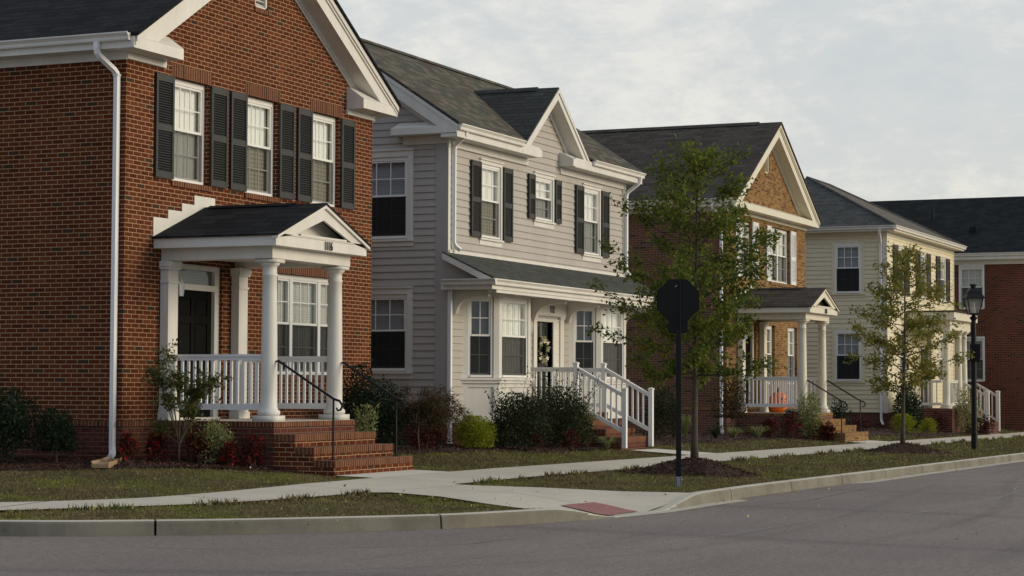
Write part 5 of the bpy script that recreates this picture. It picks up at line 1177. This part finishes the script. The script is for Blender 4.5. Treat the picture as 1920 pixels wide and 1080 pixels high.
    me.materials.append(m); o = bpy.data.objects.new('grass', me); COL.objects.link(o); setp(o, 'short patchy green and brown grass of the verges and front lawns', 'grass', kind='stuff')
grass(); beds_ = beds; chips()
TYRE = screenmat('tyre_rubber_film', .05, (.05, .048, .046)); SEAM = screenmat('road_seam_dust', .30, (.42, .40, .38)); CRK = screenmat('crack_tar', .6, (.03, .03, .03))
def roadline(name, pts, w, mat, jit=.0):
    P = catmull(pts, 8); m = MB(); vs = []
    for i, p in enumerate(P):
        a = P[max(i-1, 0)]; b_ = P[min(i+1, len(P)-1)]; t = Vector((b_[0]-a[0], b_[1]-a[1])).normalized(); j = RNG.normal()*jit; ww = w*(1 if jit == 0 else RNG.uniform(.5, 1.4)); k = ww*min(1, i/4, (len(P)-1-i)/4)/2
        z = -min(max(.006*(p[0]-30), 0), .30)+.0045; vs += [(p[0]-t.y*(k+j), p[1]+t.x*(k+j), z), (p[0]+t.y*(k-j), p[1]-t.x*(k-j), z)]
    m.add(vs, [(2*i, 2*i+1, 2*i+3, 2*i+2) for i in range(len(P)-1)]); return setp(m.build(name, mat, recalc=False), kind='structure')
for pts, w in (([(20.5, 5.6), (25, 5.2), (30, 5.6), (36, 6.7), (44, 7.5), (60, 7.7)], .20), ([(22, 3.2), (27, 3.6), (32, 4.6), (37, 5.7), (42, 6.2)], .22), ([(24, 2.1), (29, 2.6), (35, 3.9), (43, 5.0), (52, 5.5)], .20), ([(15, 9.6), (18, 7.3), (22, 6.6), (27, 6.9), (36, 7.9)], .18)): roadline('tyre_marks', pts, w, TYRE)
roadline('road_seam', [(13.5, 10.4), (17.0, 8.3), (20, 7.3), (23, 7.0), (26, 6.9), (30, 6.4)], .03, SEAM, .01); roadline('road_seam', [(24, 6.4), (30, 5.9), (38, 6.3), (50, 6.4), (75, 6.3)], .05, SEAM, .01)
for pts in ([(17.2, 12.2), (17.6, 10.8), (18.9, 9.2), (20.5, 8.9)], [(26.5, 8.6), (29, 8.2), (32.5, 8.4), (36, 8.1)], [(38, 8.5), (42, 8.1), (47, 8.3)]): roadline('road_crack', pts, .018, CRK, .02)
# fallen leaves and twigs
LV = []; 
for (x0, x1, y0, y1, n) in ((18, 27, 12.0, 17, 60), (20, 30, 4, 9, 30), (30, 60, 9.3, 17, 110), (23, 27, 9.3, 13, 18), (29, 48, 4, 9, 40), (25.5, 60, 8.8, 9.2, 90), (18, 27, 9.4, 13, 60)):
    X = RNG.uniform(x0, x1, n); Y = RNG.uniform(y0, y1, n)
    for a, b_ in zip(X, Y):
        z = hgt(a, b_)+.03 if kerbdist(a, b_) > 0 and b_ > 9.3 and a > 17.5 else .008
        if a < 24 and b_ < 14 and kerbdist(a, b_) < .3: continue
        LV.append((a, b_, z))
lo = leafmesh('fallen_leaves', LV, .05, leafmat('litter_leaves', [(.10, .05, .02), (.30, .22, .08), (.5, .42, .2), (.08, .05, .03)], .1), loc=(0, 0, 0), dirs=np.tile([1., .3, 0], (len(LV), 1)), jit=.4)
setp(lo, 'scattered dry leaves and bits on the grass, pavement and road', 'leaves', kind='stuff')

# ------------------------------------------------------------------ street furniture and small things
def stopsign(x, y):
    z = hgt(x, y); t = thing('street_sign', (x, y, z), 'black octagonal sign seen from behind on a tall black post on the verge', 'street sign')
    v = Vector((x, y, 0)).normalized(); u = Vector((v.y, -v.x, 0))
    def F(a, c, d): p = Vector((x, y, 0))+u*a+v*d; return (p.x, p.y, c)
    zc = 2.885; r = .312/math.cos(math.pi/8); oc = [(r*math.cos(math.pi/8+k*math.pi/4), zc+r*math.sin(math.pi/8+k*math.pi/4)) for k in range(8)]
    m = MB(); m.prism(oc, F, .046, .050); m.build('sign_plate', SIGNB, t); m = MB(); m.prism([(a*.995, zc+(c-zc)*.995) for a, c in oc], F, .0505, .052); m.build('sign_face', REDM, t)
    m = MB(); m.prism([(a*.94+.0, zc+(c-zc)*.94) for a, c in oc], F, .034, .045); m.build('sign_back_frame', SIGNB, t)
    m = MB(); m.prism([(-.145, 2.42), (.145, 2.42), (.145, 2.60), (-.145, 2.60)], F, .040, .046); m.prism([(-.125, 2.405), (.125, 2.405), (.125, 2.42), (-.125, 2.42)], F, .040, .046); m.build('lower_plate', SIGNB, t, bevel=.01)
    m = MB(); w = .039; m.prism([(-w+.01, z+.10), (w+.01, z+.10), (w+.01, 2.44), (-w+.01, 2.44)], F, -.04, .033); m.prism([(-.012+.03, 2.44), (.012+.03, 2.44), (.012+.03, 3.16), (-.012+.03, 3.16)], F, .0, .033); m.build('post', SIGNB, t, bevel=.006)
    m = MB(); w = .047; m.prism([(-w+.01, z-.05), (w+.01, z-.05), (w+.01, z+.14), (-w+.01, z+.14)], F, -.048, .040); m.build('post_sleeve', GALV, t, bevel=.004)
    m = MB()
    for i in range(4):
        for j in (-.022, .042): m.prism([(j-.009+0, z+.02+i*.03), (j+.009, z+.02+i*.03), (j+.009, z+.036+i*.03), (j-.009, z+.036+i*.03)], F, -.0495, -.0485)
    m.build('sleeve_holes', SIGNB, t)
    m = MB(); p = F(-.03, 3.09, .03); m.tube([F(-.045, 3.082, .030), F(-.012, 3.105, .030)], .007, 6); m.build('bolt', GALV, t)
stopsign(28.76, 10.12)
def lamp(x, y):
    z = hgt(x, y); t = thing('street_lamp', (x, y, z), 'black lantern-topped street lamp on the verge near the right edge', 'street lamp')
    m = MB(); prof = [(.085, z-.02), (.085, z+.45), (.072, z+.48), (.068, z+3.0), (.06, z+3.35), (.10, z+3.40), (.10, z+3.43), (.045, z+3.47), (.06, z+3.52)]; m.lathe(x, y, prof, 16); m.build('post', IRON, t, smooth=False)
    v = Vector((x, y, 0)).normalized(); rot = math.atan2(v.y, v.x)+R(14)
    def sq(r, zz, k): a = rot+math.pi/4+k*math.pi/2; return (x+r*math.cos(a), y+r*math.sin(a), zz)
    z0, z1 = z+3.52, z+3.92; m = MB(); ra, rb = .17, .29
    for k in range(4): m.tube([sq(ra, z0, k), sq(rb, z1, k)], .014, 4)
    m.add([sq(ra+.02, z0-.02, k) for k in range(4)]+[sq(ra+.02, z0+.015, k) for k in range(4)], [(0, 1, 2, 3), (4, 5, 6, 7)]+[(k, (k+1) % 4, 4+(k+1) % 4, 4+k) for k in range(4)]); m.build('lantern_frame', IRON, t)
    m = MB(); m.add([sq(ra-.005, z0, k) for k in range(4)]+[sq(rb-.012, z1, k) for k in range(4)], [(k, (k+1) % 4, 4+(k+1) % 4, 4+k) for k in range(4)]); m.build('lantern_glass', LAMPG, t, recalc=False)
    m = MB(); m.lathe(x, y, [(.05, z0), (.05, z0+.12), (.035, z0+.14), (.03, z0+.3)], 10); m.build('lamp_bulb', VINYL, t)
    m = MB(); rr = [(rb+.06, z1-.01), (rb+.05, z1+.02), (rb-.02, z1+.10), (rb-.07, z1+.20), (rb-.14, z1+.25), (.10, z1+.27)]
    vs = [sq(r_, zz, k) for r_, zz in rr for k in range(4)]; fs = [(i*4+k, i*4+(k+1) % 4, (i+1)*4+(k+1) % 4, (i+1)*4+k) for i in range(5) for k in range(4)]+[(20, 21, 22, 23), (0, 1, 2, 3)]; m.add(vs, fs)
    m.lathe(x, y, [(.07, z1+.26), (.07, z1+.33), (.10, z1+.34), (.09, z1+.37), (.03, z1+.385)], 12); m.build('lantern_roof', IRON, t)
    m = MB(); m.tube([(x+.25*v.y, y-.25*v.x, z0+.02), (x+.33*v.y, y-.33*v.x, z1-.1)], .012, 5) if False else None
    u = Vector((v.y, -v.x, 0)); b1 = MB()
    def F(a, c, d): p = Vector((x, y, 0))+u*a+v*d; return (p.x, p.y, c)
    b1.prism([(-.10, z+2.27), (.17, z+2.27), (.17, z+2.74), (-.10, z+2.74)], F, -.11, -.08); b1.build('sign_plate', SIGNB, t, bevel=.02)
LAMPG = screenmat('frosted_lantern_glass', .5, (.42, .40, .34))
lamp(54.15, 10.93)
# splash block under the near downspout
m = MB(); a = Vector((24.40, 17.18)); b_ = Vector((25.42, 17.62)); d = (b_-a).normalized(); n_ = Vector((-d.y, d.x)); zt = hgt(24.9, 17.4)
pr_ = [(0, -.12, .03), (.12, -.15, .035), (.75, -.13, .05), (1.05, -.10, .075)]
vs = []
for s_, w, h_ in pr_:
    for (o_, hh) in ((w, h_+.035), (w*.75, h_), (-w*.75, h_), (-w, h_+.035)):
        p = a+d*s_+n_*o_; vs.append((p.x-24.9, p.y-17.4, zt+hh))
for s_, w, h_ in pr_:
    for o_ in (w, w*.75, -w*.75, -w): p = a+d*s_+n_*o_; vs.append((p.x-24.9, p.y-17.4, zt-.02))
m.add(vs, [(4*i+k, 4*i+k+1, 4*i+k+5, 4*i+k+4) for i in range(3) for k in range(3)]+[(0, 1, 17, 16), (1, 2, 18, 17), (2, 3, 19, 18), (12, 13, 29, 28), (13, 14, 30, 29), (14, 15, 31, 30)]+[(4*i, 4*i+4, 4*i+20, 4*i+16) for i in range(3)]+[(4*i+3, 4*i+7, 4*i+23, 4*i+19) for i in range(3)])
o = m.build('splash_block', plain('tan_stone', (.33, .225, .125), .85, .15, 5, .004)); o.location = (24.9, 17.4, 0); setp(o, 'tan stone splash block under the mouth of the near downspout', 'splash block')
# small white ground light by the porch wall
m = MB(); m.lathe(26.3, 15.5, [(.05, hgt(26.3, 15.5)), (.05, hgt(26.3, 15.5)+.02), (.02, hgt(26.3, 15.5)+.08)], 10)
# wreath on the dark door of the grey house
def wreath():
    cx, cy, cz = 41.56, 17.76, 2.42; t = thing('wreath', (cx, cy, cz), 'white and dark flower wreath hanging on the dark door of the grey house', 'wreath')
    m = MB(); m.tube([(cx+.19*math.cos(a), cy, cz+.24*math.sin(a)) for a in np.linspace(0, 2*math.pi, 25)], .045, 8); m.build('wreath_ring', LF_BUSH, t)
    P = []; 
    for a in (1.3, 1.6, 2.0, .75, 2.7, 3.4, 3.8, 4.3, 4.7, 5.4, 6.1, .1): P += [np.array([cx+.19*math.cos(a), cy-.05, cz+.24*math.sin(a)])+RNG.normal(size=3)*np.array([.025, .01, .03]) for _ in range(9)]
    leafmesh('flowers', P, .085, plain('cream_petals', (.75, .70, .50), .6), t, aspect=.8, dirs=np.tile([0, -.2, .0], (len(P), 1)), jit=1)
    m = MB(); m.tube([(cx-.02, cy+.01, cz+.24), (cx-.02, cy+.01, cz+.6)], .005, 4); m.build('hanging_ribbon', VINYL, t)
wreath()
# carved-look orange pumpkin pail on the tan house porch
def pumpkin(x, y, z):
    t = thing('pumpkin', (x, y, z), 'large orange smiling pumpkin behind the porch rail of the tan house', 'pumpkin')
    OR = plain('pumpkin_orange', (.80, .16, .01), .5, .12, 4); n = 40; prof = [(.13, 0), (.21, .04), (.255, .16), (.265, .30), (.24, .44), (.17, .54), (.06, .58)]; m = MB(); vs = []
    for r_, h_ in prof:
        for k in range(n): a = 2*math.pi*k/n; q = r_*(1-.06*abs(math.cos(5*a))**3); vs.append((x+q*math.cos(a), y+q*math.sin(a), z+h_))
    m.add(vs, [(i*n+k, i*n+(k+1) % n, (i+1)*n+(k+1) % n, (i+1)*n+k) for i in range(6) for k in range(n)]+[tuple(range(n)), tuple(6*n+k for k in range(n))]); m.build('rind', OR, t, smooth=True)
    m = MB(); m.tube([(x, y, z+.57), (x+.01, y, z+.66), (x+.05, y-.02, z+.71)], [.05, .035, .03], 7); m.build('stalk', STEM, t)
    m = MB()
    for (da, hh, s_) in ((-.30, .36, .05), (.30, .36, .05), (0, .28, .03)):
        a = R(238)+da; c = Vector((x+.272*math.cos(a), y+.272*math.sin(a), z+hh)); tg = Vector((-math.sin(a), math.cos(a), 0)); nr = Vector((math.cos(a), math.sin(a), 0))
        m.add([c-tg*s_+nr*.004, c+tg*s_+nr*.004, c+Vector((0, 0, s_*1.6))+nr*-.006], [(0, 1, 2)])
    for k in range(7):
        a0, a1 = R(238)-.55+k*.157, R(238)-.55+(k+1)*.157
        m.add([(x+.275*math.cos(q), y+.275*math.sin(q), z+h_) for q, h_ in ((a0, .15+.35*(abs(k-3.5)/3.5)**2*.25), (a1, .15+.35*(abs(k-2.5)/3.5)**2*.25), (a1, .20+.35*(abs(k-2.5)/3.5)**2*.25), (a0, .20+.35*(abs(k-3.5)/3.5)**2*.25))], [(0, 1, 2, 3)])
    m.build('face', DARK, t, recalc=False)
pumpkin(56.35, 16.85, .92)
# cushions / sacks lying on that porch and a dark planter
def sack(x, y, z, r, h, mat, name, label, cat):
    m = MB(); n = 16; vs = []
    for i in range(7):
        t = i/6; 
        for k in range(n): a = 2*math.pi*k/n; q = r*math.sin(math.pi*(.12+.80*t))**.6*(1+.12*math.sin(3*a+i)); vs.append((q*math.cos(a), q*.6*math.sin(a), h*t+(.01*math.sin(5*a))))
    m.add(vs, [(i*n+k, i*n+(k+1) % n, (i+1)*n+(k+1) % n, (i+1)*n+k) for i in range(6) for k in range(n)]+[tuple(range(n)), tuple(6*n+k for k in range(n))]); o = m.build(name, mat, smooth=True); o.location = (x, y, z); setp(o, label, cat)
sack(55.62, 16.25, .925, .34, .12, plain('burlap', (.42, .33, .2), .95, .2, 8), 'sack', 'flat beige sack lying left of the orange pumpkin on the porch', 'sack')
sack(56.75, 17.1, .925, .22, .26, DARK, 'planter', 'dark planter right of the orange pumpkin on the porch', 'planter')

# ------------------------------------------------------------------ sky, sun, camera
SUN_EL, SUN_AZ = R(16), math.atan2(-.94, .33)      # direction towards the sun in the xy plane
SKY_ROT = math.pi/2-SUN_AZ
w = bpy.data.worlds.new('World'); scn.world = w; w.use_nodes = True; nt = w.node_tree; bg = nt.nodes['Background']
sky = nt.nodes.new('ShaderNodeTexSky'); sky.sky_type = 'NISHITA'; sky.sun_disc = False; sky.sun_elevation = SUN_EL; sky.sun_rotation = SKY_ROT; sky.air_density = 1; sky.dust_density = 2.5; sky.ozone_density = 1.5
tc = nt.nodes.new('ShaderNodeTexCoord'); sp = nt.nodes.new('ShaderNodeSeparateXYZ'); nt.links.new(tc.outputs['Generated'], sp.inputs[0])
ad = N(nt, 'ShaderNodeMath', operation='MAXIMUM'); ad.inputs[1].default_value = 0.0; nt.links.new(sp.outputs[2], ad.inputs[0]); ad2 = N(nt, 'ShaderNodeMath', operation='ADD'); ad2.inputs[1].default_value = .30; nt.links.new(ad.outputs[0], ad2.inputs[0])
dv = [N(nt, 'ShaderNodeMath', operation='DIVIDE') for _ in range(2)]; cb = nt.nodes.new('ShaderNodeCombineXYZ')
for i in range(2): nt.links.new(sp.outputs[i], dv[i].inputs[0]); nt.links.new(ad2.outputs[0], dv[i].inputs[1]); nt.links.new(dv[i].outputs[0], cb.inputs[i])
c1 = noise(nt, cb.outputs[0], 3.2, 8, .60); c1.inputs['Distortion'].default_value = .5; c2 = noise(nt, cb.outputs[0], 17, 6, .68)
cm = mixc(nt, c1.outputs['Fac'], c2.outputs['Fac'], .38)
cr = ramp(nt, [(.36, (6.55, 6.9, 7.1)), (.49, (7.05, 7.25, 7.25)), (.61, (8.7, 8.55, 8.1))]); nt.links.new(cm, cr.inputs[0])
wz = ramp(nt, [(0, (1.04, 1.01, .93)), (.06, (1.025, 1.01, .96)), (.13, (1.0, 1.0, .99)), (.2, (.985, .995, 1.0)), (.5, (.90, .95, 1.0))]); nt.links.new(sp.outputs[2], wz.inputs[0])
cc = mixc(nt, cr.outputs[0], wz.outputs[0], 1, 'MULTIPLY')
dk = ramp(nt, [(0, (1, 1, 1)), (.17, (1, 1, 1)), (.5, (1.0, 1.0, 1.02)), (1, (1.1, 1.1, 1.12))]); nt.links.new(sp.outputs[2], dk.inputs[0]); cc = mixc(nt, cc, dk.outputs[0], 1, 'MULTIPLY')
mr = nt.nodes.new('ShaderNodeMapRange'); mr.inputs[1].default_value = .55; mr.inputs[2].default_value = -.65; nt.links.new(sp.outputs[0], mr.inputs[0])
dx_ = ramp(nt, [(0, (1, 1, 1)), (1, (.61, .66, .79))]); nt.links.new(mr.outputs[0], dx_.inputs[0]); cc = mixc(nt, cc, dx_.outputs[0], 1, 'MULTIPLY')
out = mixc(nt, sky.outputs[0], cc, .9); nt.links.new(out, bg.inputs[0]); bg.inputs[1].default_value = .1
sl = bpy.data.lights.new('sun', 'SUN'); sl.energy = 2.1; sl.angle = R(26); sl.color = (1.0, .86, .66); so = bpy.data.objects.new('sun', sl); COL.objects.link(so)
dirv = Vector((math.cos(SUN_EL)*math.cos(SUN_AZ), math.cos(SUN_EL)*math.sin(SUN_AZ), math.sin(SUN_EL))); so.rotation_euler = dirv.to_track_quat('Z', 'Y').to_euler(); so.location = (30, -20, 20)
cam = bpy.data.cameras.new('camera'); co_ = bpy.data.objects.new('camera', cam); COL.objects.link(co_); scn.camera = co_
cam.sensor_width = 36; cam.lens = 72.921; cam.clip_end = 3000; cam.clip_start = .5
RM = Matrix(((0.40601366, -0.04529517, -0.91274381), (-0.91385867, -0.01585691, -0.40572268), (0.00390398, 0.99884779, -0.0478315)))
co_.matrix_world = Matrix.Translation((0, 0, 1.6)) @ RM.to_4x4()
vs_ = scn.view_settings; vs_.view_transform = 'Standard'; vs_.look = 'None'; vs_.exposure = 0; vs_.gamma = 1; vs_.use_curve_mapping = False
scn.cycles.max_bounces = 6; scn.cycles.diffuse_bounces = 3; scn.cycles.transparent_max_bounces = 10; scn.cycles.use_denoising = True
